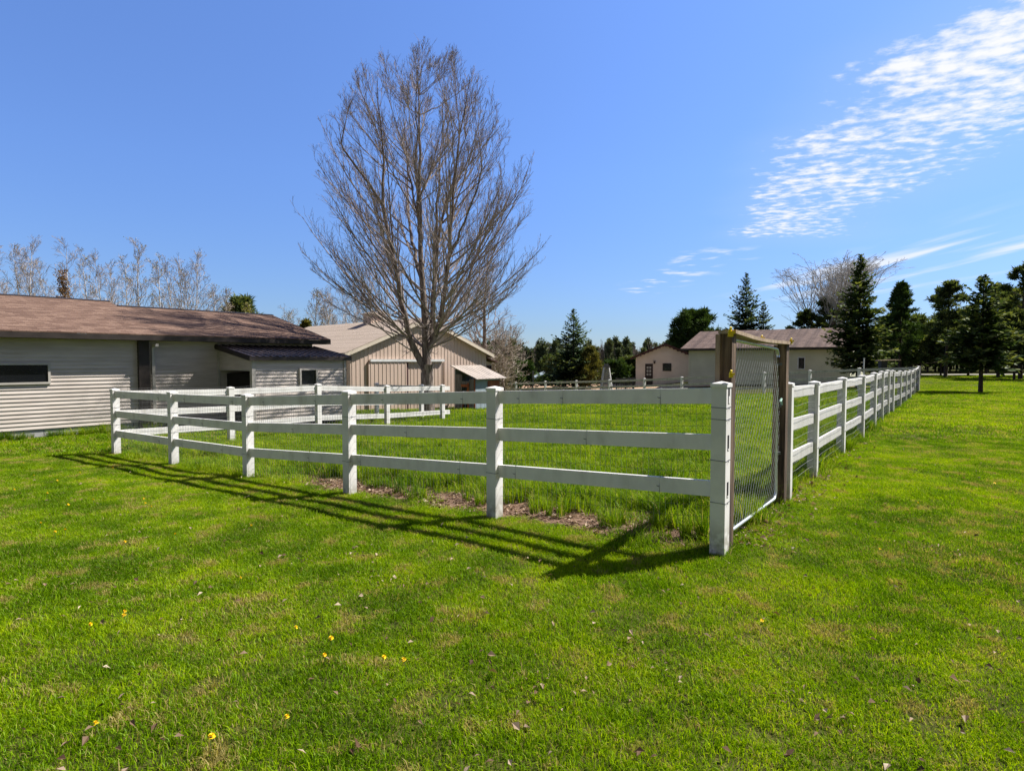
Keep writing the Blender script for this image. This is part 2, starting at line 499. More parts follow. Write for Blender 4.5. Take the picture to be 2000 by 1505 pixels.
def fence_coords(x, y):
    dx, dy_ = x - P1[0], y - P1[1]
    return dx * FD[0] + dy_ * FD[1], dx * RD[0] + dy_ * RD[1]     # along the front fence, depth inside


def litter_mask(x, y):
    a, b = fence_coords(x, y)
    wv = 0.12 * np.sin(a * 2.7) + 0.1 * np.sin(a * 5.9 + 1) + .07 * np.sin(a * 13.1 + b * 7) + .06 * np.sin(b * 17 + a * 5)
    m1 = np.clip((a - 0.12) / 0.4, 0, 1) * np.clip((8.5 - a) / 3.0, 0, 1)
    m2 = np.clip((b + 0.02 + wv * 0.4) / 0.15, 0, 1) * np.clip((1.18 + wv * 1.5 - 0.05 * a - b) / 0.25, 0, 1)
    r1 = np.clip((0.35 - np.abs(a - 0.0)) / 0.2, 0, 1) * np.clip((b - 0.6) / 1.0, 0, 1) * np.clip((9 - b) / 4, 0, 1) * 0.45
    return np.maximum(m1 * m2, r1)


def inside_mask(x, y):
    a, b = fence_coords(x, y)
    return (a > 0.05) & (b > 0.05) & (b < 33.3) & ((a < 12.15) | (b > 9.9)) & (a < 27)


def axis(near0, near1, step, lim0, lim1):
    mid = np.arange(near0, near1 + 1e-6, step)
    k = np.arange(1, 60)
    g = step * (1.13 ** k - 1) / 0.13
    lo = near0 - g
    hi = near1 + g
    return np.concatenate([lo[lo > lim0][::-1], mid, hi[hi < lim1]])


gx, gy = axis(-12, 12, 0.2, -900, 900), axis(1, 16, 0.2, -200, 1500)
X, Y = np.meshgrid(gx, gy)
Z = G(X, Y)
mb = MB()
I = np.arange(X.size).reshape(X.shape)
mb.add(np.stack([X, Y, Z], -1).reshape(-1, 3), np.stack([I[:-1, :-1], I[:-1, 1:], I[1:, 1:], I[1:, :-1]], -1).reshape(-1, 4), tone=litter_mask(X, Y).ravel())

gm = bpy.data.materials.new('lawn_soil')
gm.use_nodes = True
t = NT(gm.node_tree)
pos = t.node('ShaderNodeNewGeometry').outputs['Position']
lit = t.node('ShaderNodeAttribute', attribute_name='tone').outputs['Fac']
n1, n2, n3 = t.noise(pos, 0.35, 4), t.noise(pos, 3.0, 4), t.noise(pos, 45, 3)
gr = t.mix(t.step(n2, 0.3, 0.7), (0.045, 0.050, 0.010), (0.10, 0.095, 0.025))
gr = t.mix(t.math('MULTIPLY', t.step(n1, 0.52, 0.72), 0.5), gr, (0.17, 0.17, 0.035))
gr = t.mix(t.step(n3, 0.35, 0.65), t.mix(0.6, gr, (0.02, 0.035, 0.005)), gr)
dirt = t.mix(t.step(t.noise(pos, 28, 4), 0.35, 0.65), (0.075, 0.046, 0.03), (0.25, 0.165, 0.115))
lf = t.step(t.math('ADD', lit, t.math('MULTIPLY', t.math('SUBTRACT', t.noise(pos, 5, 3), 0.5), 0.6)), 0.35, 0.65)
bc = t.mix(lf, gr, dirt)
p = t.node('ShaderNodeBsdfPrincipled', {'Base Color': bc, 'Roughness': 0.95, 'Specular IOR Level': 0.05})
b = t.node('ShaderNodeBump', {'Strength': 0.6, 'Distance': 0.05, 'Height': t.noise(pos, 12, 4)})
t.l.new(b.outputs[0], p.inputs['Normal'])
t.node('ShaderNodeOutputMaterial', {0: p.outputs[0]})
tag(obj('ground', mb, gm, smooth=True, tone=True), None, None, kind='structure')


def strip(name, pts, mat, lift=0.02, step=0.8):
    """a sheet conforming to the ground between two edge polylines"""
    a, b_ = np.array(pts[0], float), np.array(pts[1], float)
    n = 60
    t_ = np.linspace(0, 1, n)
    la = np.stack([np.interp(t_, np.linspace(0, 1, len(a)), a[:, i]) for i in (0, 1)], -1)
    lb = np.stack([np.interp(t_, np.linspace(0, 1, len(b_)), b_[:, i]) for i in (0, 1)], -1)
    m_ = 14
    s_ = np.linspace(0, 1, m_)[:, None, None]
    g = la[None] * (1 - s_) + lb[None] * s_
    z = G(g[..., 0], g[..., 1]) + lift
    k = MB()
    i_ = np.arange(m_ * n).reshape(m_, n)
    k.add(np.concatenate([g, z[..., None]], -1).reshape(-1, 3), np.stack([i_[:-1, :-1], i_[:-1, 1:], i_[1:, 1:], i_[1:, :-1]], -1).reshape(-1, 4))
    return tag(obj(name, k, mat, smooth=True), None, None, kind='structure')


SAND = material('orange_sand', [(0.42, 0.27, 0.165), (0.55, 0.37, 0.24)], 0.5, 0.95, 0.2, 10)
GRAVEL = material('pale_gravel_road', [(0.24, 0.225, 0.18), (0.33, 0.31, 0.255)], 0.7, 0.95, 0.2, 10)
strip('sand_path', [[(-14, 58), (0, 60), (10, 57), (20, 47), (24, 40.5)], [(-16, 74), (2, 77), (13, 66), (18, 49.5), (24.5, 42.5)]], SAND)
strip('road', [[(26, 66), (60, 63), (120, 60)], [(26, 70), (60, 67.5), (120, 65)]], GRAVEL, 0.05)

# ------------------------------------------------------------------ fences
VINYLP = bpy.data.materials.new('white_vinyl_post')
VINYLP.use_nodes = True
t = NT(VINYLP.node_tree)
obc = t.node('ShaderNodeTexCoord').outputs['Object']
pos = t.node('ShaderNodeNewGeometry').outputs['Position']
zz_ = t.node('ShaderNodeSeparateXYZ', {0: obc}).outputs[2]
dn = t.noise(pos, 14, 4)
df_ = t.math('MULTIPLY', t.math('SUBTRACT', 1.0, t.step(t.math('ADD', zz_, t.math('MULTIPLY', dn, .35)), -1.22, -.92)), t.step(dn, .3, .7))
bc_ = t.mix(t.step(t.noise(pos, 3, 4), .35, .65), (0.70, 0.675, 0.64), (0.81, 0.785, 0.75))
bc_ = t.mix(t.math('MULTIPLY', df_, .75), bc_, (.20, .17, .10))
p = t.node('ShaderNodeBsdfPrincipled', {'Base Color': bc_, 'Roughness': .5, 'Specular IOR Level': .25})
t.node('ShaderNodeOutputMaterial', {0: p.outputs[0]})
POSTM = MB()
hw = 0.0635
POSTM.box((0, 0, -0.985), (2 * hw, 2 * hw, 1.87))
POST_MESH = POSTM.mesh('post', VINYLP)
CAPM = MB()
cw = 0.071
CAPM.box((0, 0, -0.043), (2 * cw, 2 * cw, 0.03))
CAPM.add([(-cw, -cw, -.028), (cw, -cw, -.028), (cw, cw, -.028), (-cw, cw, -.028), (0, 0, -.008)], tris=[(0, 1, 4), (1, 2, 4), (2, 3, 4), (3, 0, 4)])
CAP_MESH = CAPM.mesh('post_cap', VINYL)
RAILS = (-0.065, -0.465, -0.865)


def post(parent, p, rz, lean=0.0, mat=None):
    o = bpy.data.objects.new('post', POST_MESH)
    COL.objects.link(o)
    o.parent = parent
    o.location = Vector(p) - ORG[parent.name]
    o.rotation_euler = (0, lean, rz)
    c = bpy.data.objects.new('post_cap', CAP_MESH)
    COL.objects.link(c)
    c.parent = o
    return o


def rails(parent, A, B, mat=VINYL, rows=RAILS, h=0.135, th=0.04):
    A, B = np.array(A, float), np.array(B, float)
    d = B - A
    L = np.linalg.norm(d[:2])
    n = np.array([-d[1], d[0], 0]) / L
    e = d / L
    A2, d2 = A + e * 0.061, d - e * 0.122
    for k in rows:
        m = MB()
        m.para(A2 + n * -th / 2 + np.array([0, 0, k - h]), d2, n * th, (0, 0, h))
        obj('rail', m, mat, parent)


def mesh_wire(parent, pts, off, top=-0.10, gap=0.10, vgap=0.055, r=0.0016, hb=0.03, mat=WIRE):
    """woven wire along a polyline of post tops; off = sideways offset"""
    P, Rr = [], []
    V2, R2 = [], []
    for A, B in zip(pts[:-1], pts[1:]):
        A, B = np.array(A, float), np.array(B, float)
        d = B - A
        L = np.linalg.norm(d[:2])
        n = np.array([-d[1], d[0], 0]) / L * off
        rg = random.Random(int(A[0] * 100))
        hh = 1.18
        nv = int(L / vgap)
        for i in range(nv + 1):
            q = A + d * (i / nv) + n
            wob = 0.012 * math.sin(i * 0.21 + A[0])
            V2.append([q + (0, 0, top + wob), q + (0, 0, top - hh + wob)])
            R2.append([r * 0.8, r * 0.8])
        zz = 0.0
        j = 0
        while zz < hh:
            q = [A + d * f + n + (0, 0, top - zz + 0.012 * math.sin(f * nv * 0.21 + A[0])) for f in np.linspace(0, 1, 5)]
            P.append(q)
            Rr.append([r] * 5)
            zz += gap
            j += 1
    m = MB()
    m.tubes(np.array(P), np.array(Rr), 3)
    m.tubes(np.array(V2), np.array(R2), 3)
    return obj('wire_mesh', m, mat, parent)


def tie_rail(parent, A, B, f, row, h=0.135, th=0.04):
    A, B = np.array(A, float), np.array(B, float)
    d = B - A
    n = np.array([-d[1], d[0], 0]) / np.linalg.norm(d[:2])
    q = A + d * f + np.array([0, 0, row])
    t2 = th / 2 + 0.003
    e = d / np.linalg.norm(d)
    pts = [q + n * t2 + (0, 0, .003), q + n * t2 + (0, 0, -h - .003), q - n * t2 + (0, 0, -h - .003), q - n * t2 + (0, 0, .003), q + n * t2 + (0, 0, .003)]
    m = MB()
    m.tube(pts, 0.0022, 4)
    k = n * t2 + (0, 0, -h * 0.62)
    m.tube([q + k, q + k + n * .012 + e * 0.012 + (0, 0, .004), q + k + n * .016 + e * 0.02 + (0, 0, .01)], 0.0028, 4)
    k2 = -n * t2 + (0, 0, -h * 0.62)
    m.tube([q + k2 - e * .012 + (0, 0, .02), q + k2 - n * .008, q + k2 - n * .01 + e * .014 + (0, 0, -.012)], 0.003, 4)
    obj('wire_tie', m, WIRE, parent)


def tie_post(parent, p, z, rz):
    h = hw + 0.003
    c, s_ = math.cos(rz), math.sin(rz)
    pts = [(p[0] + x * c - y * s_, p[1] + x * s_ + y * c, p[2] + z + dz_) for x, y, dz_ in ((h, h, 0), (h, -h, .004), (-h, -h, -.003), (-h, h, 0), (h, h, 0))]
    m = MB()
    m.tube(pts, 0.0022, 4)
    m.tube([(pts[2][0] * .5 + pts[1][0] * .5, pts[2][1] * .5 + pts[1][1] * .5 - .004, pts[1][2]), (pts[2][0] * .55 + pts[1][0] * .45, pts[2][1] * .55 + pts[1][1] * .45 - .008, pts[1][2] - .02)], 0.0028, 4)
    obj('wire_tie', m, WIRE, parent)


RZ = math.atan2(RD[1], RD[0])
ftop = [1.50, 1.398, 1.284, 1.159, 1.128, 1.109]
FP = [P1 + FD * 2.44 * k + np.array([0, 0, ftop[k]]) for k in range(6)]
fence = thing('white_rail_fence', 'white three rail fence in shade running from the wooden gate to the left corner', 'fence', (P1[0], P1[1], 0))
rg = random.Random(4)
for k in range(6):
    post(fence, FP[k], RZ + rg.uniform(-.02, .02))
    for z in ((-.23, -.33, -.68, -1.04) if k == 0 else (-.36, -.95) if k < 4 else (-.4, -.75)):
        tie_post(fence, FP[k], z, RZ)
for k in range(5):
    rails(fence, FP[k], FP[k + 1])
ties = {0: [(0, .22, .64, .86), (0, .53), (0, .22, .88)], 1: [(0, .18, .72), (0, .55), (0, .2, .9)], 2: [(0, .28, .8), (0, .5), (0, .35)], 3: [(0, .16, .8), (0, .55), (0, .3, .85)], 4: [(0, .2, .8), (0,), (0, .2, .82)]}
for k, rr in ties.items():
    for j, fs in enumerate(rr):
        for f in fs[1:]:
            tie_rail(fence, FP[k], FP[k + 1], f, RAILS[j])
mesh_wire(fence, FP, -0.03)
for z in (-.065, -.465, -.865):     # the empty rail slots on the open side of the corner post
    m = MB()
    q = np.array([P1[0], P1[1], ftop[0] + z]) - FD * (hw + 0.0008)
    m.para(q - RD * .02 + (0, 0, -.135), RD * .04, -FD * 0.0012, (0, 0, .135))
    obj('rail_slot', m, SHADOWGAP, fence)
    m = MB()
    m.para(q - RD * .0135 + (0, 0, -.13), RD * .027, -FD * 0.0035, (0, 0, .06 if z > -.1 else .012))
    obj('slot_plug', m, VINYL, fence)

# right hand fence
rt = [4.21, 6.81, 9.56, 11.91, 13.75, 15.57, 17.17, 20.31, 23.3, 26.12, 29.31, 33.45]
ry = [742, 735, 731, 726, 723.5, 721.5, 722, 722.8, 723, 722, 720, 714]
RP = [P1 + RD * t_ for t_ in rt]
RP = [np.array([q[0], q[1], at(1700, y_, q[1]).z]) for q, y_ in zip(RP, ry)]
R0 = P1 + RD * 2.50
R0[2] = at(1552, 744, R0[1]).z
RP = [R0] + RP
fence2 = thing('white_rail_fence', 'sunlit white three rail fence receding from the gate along the right lawn', 'fence', (RP[0][0], RP[0][1], 0))
for k, q in enumerate(RP):
    post(fence2, q, RZ + rg.uniform(-.03, .03), rg.uniform(0.004, .018) if 0 < k < 12 else 0)
    if 0 < k < 6:
        for z in (-.36, -.95):
            tie_post(fence2, q, z, RZ)
for a, b_ in zip(RP[:-1], RP[1:]):
    rails(fence2, a, b_)
mesh_wire(fence2, RP, -0.026)

# pen fence towards the barns
ptop = [1.109, 1.055, 1.053, .93, .87]
NP = [P1 + FD * 12.2 + RD * 2.44 * k for k in range(5)]
NP = [np.array([q[0], q[1], z]) for q, z in zip(NP, ptop)]
fence3 = thing('white_rail_fence', 'sunlit white pen fence running from the left corner toward the bare tree', 'fence', (NP[1][0], NP[1][1], g1(NP[1][0], NP[1][1])))
for q in NP[1:]:
    post(fence3, q, RZ)
E1 = NP[4] + RD * 0.42 + np.array([0, 0, -.02])
E2 = E1 + FD * 1.38 + np.array([0, 0, -.02])
E3 = E1 + FD * 3.7 + np.array([0, 0, -.02])
post(fence3, E2, RZ)
post(fence3, E3, RZ)
NPR = NP + [E1]
for a, b_ in zip(NPR[:-1], NPR[1:]):
    rails(fence3, a, b_, rows=(RAILS[0], RAILS[1], RAILS[2]))
for a, b_ in ((E1, E2), (E2, E3)):
    rails(fence3, a, b_, rows=(RAILS[0], RAILS[1]))
mesh_wire(fence3, NP, 0.03 * -1, top=-0.02)

# far fence
ftp = [1.37, 1.26, 1.11, .97, .81, .63, .5, .38, .28, .19, .06, -.02]
az = math.radians(59.1)
FF = [np.array([19.14 - 2.44 * (k - 1) * math.sin(az), 33.59 + 2.44 * (k - 1) * math.cos(az), ftp[k]]) for k in range(12)]
FF[0][:2] = RP[-1][:2]
fence4 = thing('white_rail_fence', 'distant weathered white rail fence across the far side of the paddock', 'fence', (FF[5][0], FF[5][1], g1(FF[5][0], FF[5][1])))
for q in FF[1:]:
    post(fence4, q, PI / 2 - az)
for a, b_ in zip(FF[:-1], FF[1:]):
    rails(fence4, a, b_, VINYL2)
mesh_wire(fence4, FF, 0.03, vgap=0.15)

# ------------------------------------------------------------------ wooden gate frame with a chain link gate
GL = P1 + RD * 0.165
GR = P1 + RD * 2.25
zl, zr = g1(GL[0], GL[1]), g1(GR[0], GR[1])
gate = thing('gate_frame', 'brown timber gate frame taller than the fence, with yellow insulators', 'gate frame', (GL[0], GL[1], zl))
for q, ztop in ((GL, at(1430, 652, GL[1]).z), (GR, at(1540, 673, GR[1]).z)):
    m = MB()
    z0 = -0.35
    for a, wd, dd, up in ((-.085, .04, .15, 0.004), (-.042, .095, .12, 0.0)):      # two planks side by side, with sun and shade put into their colors
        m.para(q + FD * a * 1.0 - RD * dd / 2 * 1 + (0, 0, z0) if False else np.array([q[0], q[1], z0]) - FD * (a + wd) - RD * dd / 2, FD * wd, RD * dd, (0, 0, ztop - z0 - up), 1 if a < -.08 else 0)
    obj('timber_post', m, [TIMBER_SHADE, TIMBER_LIT], gate)
m = MB()
n = 9
A = np.array([GL[0], GL[1], at(1430, 652, GL[1]).z]) - RD * .075
B = np.array([GR[0], GR[1], at(1540, 673, GR[1]).z]) + RD * .09
bp = [A + (B - A) * f + np.array([0, 0, -.022 * math.sin(f * PI) * (1 + .3 * math.sin(5 * f))]) for f in np.linspace(0, 1, n)]
for a, b_ in zip(bp[:-1], bp[1:]):
    m.para(a - FD * .088 + (0, 0, .001), b_ - a, FD * .15, (0, 0, .032))
obj('top_beam', m, TIMBER2, gate)


def insulator(px, py, Yd, sc=1.0):
    c = np.array(at(px, py, Yd))
    m = MB()
    m.box(c, (.045 * sc, .02 * sc, .05 * sc))
    m.box(c + (.012, -.02 * sc, .012), (.03 * sc, .035 * sc, .022 * sc))
    m.tube([c + (-.01, -.005, .02 * sc), c + (-.004, -.02, .06 * sc)], .013 * sc, 6)
    obj('insulator', m, YELLOW, gate)


insulator(1427, 652, GL[1] - .10, .95)
insulator(1428, 733, GL[1] - .175, .72)
insulator(1545, 668, GR[1] - .06, .72)
insulator(1488, 662, GL[1] + .8, .6)

# chain link gate
cg = thing('chain_link_gate', 'galvanized chain link gate panel hanging inside the timber frame', 'gate', (GL[0], GL[1], zl))
ga, gb = 0.30, 2.02
zb0, zb1, zt0, zt1 = .13, .12, at(1444, 663, (P1 + RD * ga)[1]).z, at(1535, 682, (P1 + RD * gb)[1]).z


def gpt(t_, v):
    zb, zt = zb0 + (zb1 - zb0) * (t_ - ga) / (gb - ga), zt0 + (zt1 - zt0) * (t_ - ga) / (gb - ga)
    q = P1 + RD * t_
    return np.array([q[0], q[1], zb + (zt - zb) * v])


m = MB()
pts = []
rr = 0.09
wv = 1.75
for (cx_, cv, a0) in ((gb - rr, 1 - rr / wv, 0), (ga + rr, 1 - rr / wv, 90), (ga + rr, rr / wv, 180), (gb - rr, rr / wv, 270)):
    for i in range(6):
        a_ = math.radians(a0 + i * 18)
        pts.append(gpt(cx_ + rr * math.cos(a_), cv + rr / wv * math.sin(a_)))
pts.append(pts[0])
m.tube(pts, .016, 8)
obj('pipe_frame', m, BRIGHT, cg, smooth=True)
m = MB()
P, cell = [], 0.085
wd, hh = gb - ga - .03, 1.72
for sgn in (1, -1):
    c0 = -hh * 0.62
    while c0 < wd:
        # line x = c0 + s*0.62*v mirrored by sgn, clipped to the panel
        v0, v1 = 0.0, hh
        x0, x1 = c0, c0 + hh * 0.62
        if x0 < 0:
            v0 = -x0 / 0.62
            x0 = 0
        if x1 > wd:
            v1 = (wd - c0) / 0.62
            x1 = wd
        if v1 > v0 + .01:
            xa, xb = (x0, x1) if sgn > 0 else (wd - x0, wd - x1)
            bulge = lambda xx, vv: np.array([0, 0, 0]) + FD * (.03 * math.sin(xx * 3) * math.sin(vv * 2))
            nn = 9
            P.append([gpt(ga + .015 + xa + (xb - xa) * f, .01 + .98 * (v0 + (v1 - v0) * f) / hh) + bulge(xa + (xb - xa) * f, v0 + (v1 - v0) * f) for f in np.linspace(0, 1, nn)])
        c0 += cell
P = np.array(P)
m.tubes(P, np.full(P.shape[:2], .0015), 3)
obj('chain_link', m, BRIGHT, cg)
m = MB()
for v in (.3, .62, .9):
    q = gpt(gb, v)
    m.box(q + RD * .05, (.05, .05, .03))
obj('gate_clip', m, WIRE, cg)
m = MB()
q = gpt(gb, .62) - FD * .03 + (0, 0, .05)
m.tube([q, q + RD * .05 + (0, 0, .03), q + RD * .07 + (0, 0, -.04)], .012, 6)
obj('latch_strap', m, material('pale_green_strap', [(.30, .50, .40), (.42, .62, .52)], 20, .5), cg)

# ------------------------------------------------------------------ buildings
UP = np.array([0, 0, 1.0])


def lap(m, o, u, n, L, z0, z1, c=0.10, out=0.026, top=None):
    """lap siding: o = start on the wall plane, u along, n outward; top = optional function t -> z"""
    z = z0
    o = np.array([o[0], o[1], 0.0])
    while z < z1 - 0.01:
        zt = min(z + c, z1)
        a, b_ = o.copy(), o + u * L
        t0, t1 = 0.0, L
        if top is not None:          # clip the course to a gable line
            ts = np.linspace(0, L, 200)
            ok = [q for q in ts if top(q) >= zt]
            if not ok:
                break
            t0, t1 = ok[0], ok[-1]
            a, b_ = o + u * t0, o + u * t1
        V = [a + UP * z, b_ + UP * z, b_ + UP * zt, a + UP * zt]
        outw = n * out
        W = [V[0] + outw, V[1] + outw, V[2] + n * .002, V[3] + n * .002]
        B_ = [q - n * .1 for q in V]
        m.add(B_ + W, [(4, 5, 6, 7), (0, 1, 5, 4), (3, 7, 6, 2), (0, 4, 7, 3), (1, 2, 6, 5), (0, 3, 2, 1)])
        z = zt


def window(parent, o, u, n, w_, z0, z1, fr=0.06, fmat=TRIM, bars=0, proud=.05):
    o = np.array([o[0], o[1], 0.0])
    m = MB()
    for a, b_, c, d in ((-fr, w_ + fr, z0 - fr, z0), (-fr, w_ + fr, z1, z1 + fr), (-fr, 0, z0, z1), (w_, w_ + fr, z0, z1)):
        m.para(o + u * a + UP * c + n * .001, u * (b_ - a), n * proud, UP * (d - c))
    for i in range(bars):
        x = w_ * (i + 1) / (bars + 1)
        m.para(o + u * (x - .015) + UP * z0 + n * .022, u * .03, n * .02, UP * (z1 - z0))
    if bars:
        m.para(o + UP * ((z0 + z1) / 2 - .015) + n * .022, u * w_, n * .018, UP * .03)
    f = obj('window', m, fmat, parent)
    g = MB()
    g.para(o + UP * z0 + n * .001, u * w_, n * .02, UP * (z1 - z0))
    obj('pane', g, GLASS, f)
    return f


def slab(m, a, b_, up, th):
    """roof slab: eave from a to b_, slope vector up, thickness th (vertical)"""
    a, b_, up = [np.asarray(k, float) for k in (a, b_, up)]
    m.para(a - UP * th, b_ - a, up, UP * th)


# --- long shed on the left
du = np.array([math.sin(math.radians(40)), math.cos(math.radians(40)), 0])
nn_ = np.array([du[1], -du[0], 0])
W0 = np.array([-10.9, 16.5, 0])
shed = thing('long_shed', 'long low shed with brown shingle roof and taupe lap siding at left', 'shed', (W0[0], W0[1], -.3))
m = MB()
lap(m, W0 - du * 12, du, nn_, 12.68, -.06, 2.32)
obj('wall', m, SIDING, shed)
m = MB()
lap(m, W0 + du * .95, du, nn_, 5.2, -.10, 2.32)
lap(m, W0 + du * 6.15, -nn_, du, 7.2, -.10, 3.15, top=lambda q: 2.35 + (.255 * q if q < 3.55 else .255 * (7.1 - q)))
obj('wall', m, SIDING, shed)
m = MB()
t_ = -12.0
while t_ < 6.1:
    m.para(W0 + du * t_ - nn_ * .10 + UP * -.75, du * .39, nn_ * .09, UP * (.68 if t_ < .6 else .64))
    t_ += .405
obj('foundation', m, BLOCK, shed)
m = MB()
m.para(W0 + du * .68 + nn_ * .0 + UP * -.3, du * .27, nn_ * .13, UP * 2.6)
obj('corner_post', m, DARKTRIM, shed)
m = MB()
q = W0 + du * 1.02 + nn_ * .06
m.para(q + UP * -.15, du * .08, nn_ * .06, UP * 2.2)
m.para(q + nn_ * .05 + UP * 2.05, du * .08, nn_ * .28, UP * .07)
obj('downspout', m, TRIM, shed)
m = MB()
m.para(W0 + du * 2.88 + nn_ * .017 + UP * -.1, du * .07, nn_ * .03, UP * 2.3)
obj('corner_trim', m, TRIM, shed)
EO = .42
e0 = W0 + nn_ * EO
SL = 1.04 / 3.95
m = MB()
ze = 2.385
slab(m, e0 + du * 1.3 + UP * ze, e0 + du * 6.62 + UP * ze, -nn_ * 3.95 + UP * 3.95 * SL, .03)
slab(m, e0 + du * -14 + UP * ze, e0 + du * 1.3 + UP * ze, -nn_ * 4.65 + UP * 4.65 * SL, .03)
rA = e0 - nn_ * 3.95 + UP * (ze + 3.95 * SL)
rB = e0 - nn_ * 4.65 + UP * (ze + 4.65 * SL)
slab(m, rA + du * 1.3, rA + du * 6.62, -nn_ * 3.9 - UP * 3.9 * SL, .03)
slab(m, rB + du * -14, rB + du * 1.3, -nn_ * 4.6 - UP * 4.6 * SL, .03)
roof = obj('roof', m, SHED_ROOF, shed)
m = MB()
m.para(e0 + du * -14 + UP * (ze - .17), du * 20.62, -nn_ * .03, UP * .137)
m.para(e0 + du * 6.59 + UP * (ze - .15) - nn_ * .035, -nn_ * 3.9 + UP * 3.9 * SL, du * .028, UP * .117)
m.para(e0 + du * -14 + UP * (ze - .17) - nn_ * .031, du * 20.58, -nn_ * (EO - .035), UP * .02)      # soffit
obj('fascia', m, DARKTRIM, roof)
m = MB()
for r_, a, b_ in ((rA, 1.3, 6.62), (rB, -14, 1.3)):
    m.para(r_ + du * a + nn_ * .12 + UP * (.004 - .12 * SL), du * (b_ - a), -nn_ * .12 + UP * .12 * SL, UP * .02)
obj('ridge_cap', m, DARKTRIM, roof)
q0 = at(0, 748, 14.6)
window(shed, W0 + du * -3.9 + nn_ * .015, du, nn_, 2.53, 1.12, 1.55, .05, bars=0)
# lean-to
lt, lw, ld = 2.94, 3.12, 2.06
L0 = W0 + du * lt
L1 = L0 + nn_ * ld
ltm = MB()
lap(ltm, L1, du, nn_, lw, -.1, 1.72, c=.105)
lap(ltm, L0 + du * lw, nn_, du, ld, -.1, 1.72, c=.105)
lap(ltm, L1 - du * .0, -nn_, -du, ld, 1.40, 1.99, c=.105, top=lambda q: 1.74 + .17 * q)
lt_o = obj('lean_to', ltm, SIDING, shed)
for nm_, o_, a_, b2_, c_ in (('corner_trim', L1 - du * .005 + UP * -.1 + nn_ * .020, du * .09, nn_ * .02, UP * 1.8),
                           ('door_jamb', L1 - du * .025 + UP * -.1 + nn_ * .040, du * .02, -nn_ * .13, UP * 1.8),
                           ('door_head', L0 - du * .02 + nn_ * .08 + UP * 1.36, nn_ * (ld - .18), du * .03, UP * .05),
                           ('corner_trim', L1 + du * (lw - .07) + UP * -.1 + nn_ * .020, du * .09, nn_ * .02, UP * 1.8)):
    m = MB()
    m.para(o_, a_, b2_, c_)
    obj(nm_, m, TRIM, lt_o)
m = MB()
a = L1 - du * .14 + nn_ * .14 + UP * 1.775
sv = -nn_ * (ld + .12) + UP * .36
slab(m, a, a + du * (lw + .3), sv, .02)
for i in range(17):
    x = .02 + i * (lw + .24) / 16
    m.para(a + du * x + UP * .001, du * .035, sv, UP * .022)
lr = obj('metal_roof', m, BLACKMETAL, lt_o)
m = MB()
m.para(a + UP * -.12 - nn_ * .03, du * (lw + .3), nn_ * .03, UP * .098)
m.para(a + UP * -.12 - nn_ * .031, sv, du * .028, UP * .098)
obj('fascia', m, DARKTRIM, lr)
window(lt_o, L1 + du * 1.52 + nn_ * .016, du, nn_, .50, .92, 1.36, .06)
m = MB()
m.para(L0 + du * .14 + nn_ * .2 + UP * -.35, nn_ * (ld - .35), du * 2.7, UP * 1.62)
obj('shade_block', m, SHADOWGAP, lt_o)  # dark block fills the lean-to, so the doorway's shade is color

# --- tan barn
bu = np.array([math.sin(math.radians(44)), math.cos(math.radians(44)), 0])
bn = np.array([bu[1], -bu[0], 0])
B0 = np.array([-6.9, 26.0, 0])
BW, BL, BE, BP = 8.0, 11.0, 2.02, 3.58
barn = thing('tan_barn', 'tan metal barn with gable front, sliding door and roof cupola', 'barn', (B0[0], B0[1], -.6))


def roofz(t_):
    return BE + (BP - BE) * (1 - abs(t_ - BW / 2) / (BW / 2))


m = MB()
m.prism([B0 + UP * -1.1, B0 + bu * BW + UP * -1.1, B0 + bu * BW + UP * BE, B0 + bu * BW / 2 + UP * BP, B0 + UP * BE], -bn * .1)
t_ = 0.1
while t_ < BW:
    m.para(B0 + bu * (t_ - .022) + UP * -1.1, bu * .035, bn * .013, UP * (roofz(t_) + 1.06))
    t_ += .205
obj('front_wall', m, BARN, barn)
m = MB()
m.para(B0 + UP * -1.1 + bu * .0 - bn * .105, -bn * (BL - .1), bu * .1, UP * (1.1 + BE))
t_ = .3
while t_ < BL:
    m.para(B0 + UP * -1.1 - bn * (t_ + .02), bn * .045, -bu * .028, UP * (1.08 + BE))
    t_ += .205
obj('side_wall', m, BARN, barn)
m = MB()
m.para(B0 + bu * BW + UP * -1.1 - bn * .105, -bn * (BL - .1), -bu * .1, UP * (1.1 + BE))
obj('side_wall', m, BARN, barn)
m = MB()
ov, fo = .38, .22
sl = (BP - BE) / (BW / 2)
for sgn, c in ((1, B0), (-1, B0 + bu * BW)):
    a = c - bu * ov * sgn + bn * fo + UP * (BE - ov * sl + .10)
    slab(m, a, a - bn * (BL + 2 * fo), bu * sgn * (BW / 2 + ov) + UP * (BW / 2 + ov) * sl, .03)
broof = obj('roof', m, BARN_ROOF, barn)
m = MB()
for sgn, c in ((1, B0), (-1, B0 + bu * BW)):
    a = c - bu * ov * sgn + bn * (fo - .001) + UP * (BE - ov * sl - .085)
    m.para(a, bu * sgn * (BW / 2 + ov) + UP * (BW / 2 + ov) * sl, -bn * .035, UP * .152)
    m.para(a - bn * .036 + UP * .02, -bn * (BL + 2 * fo - .05), bu * sgn * .03, UP * .13)
obj('rake_trim', m, BARN_TRIM, broof)
cp = B0 + bu * BW / 2 - bn * 4.35
cup = MB()
cup.para(cp - bu * .36 + bn * .36 + UP * 3.3, bu * .72, -bn * .72, UP * .72)
for i in range(4):
    cup.para(cp - bu * .36 + bn * .361 + bu * (.1 + .17 * i) + UP * 3.5, bu * .03, bn * .012, UP * .5)
cu = obj('cupola', cup, BARN, broof)
m = MB()
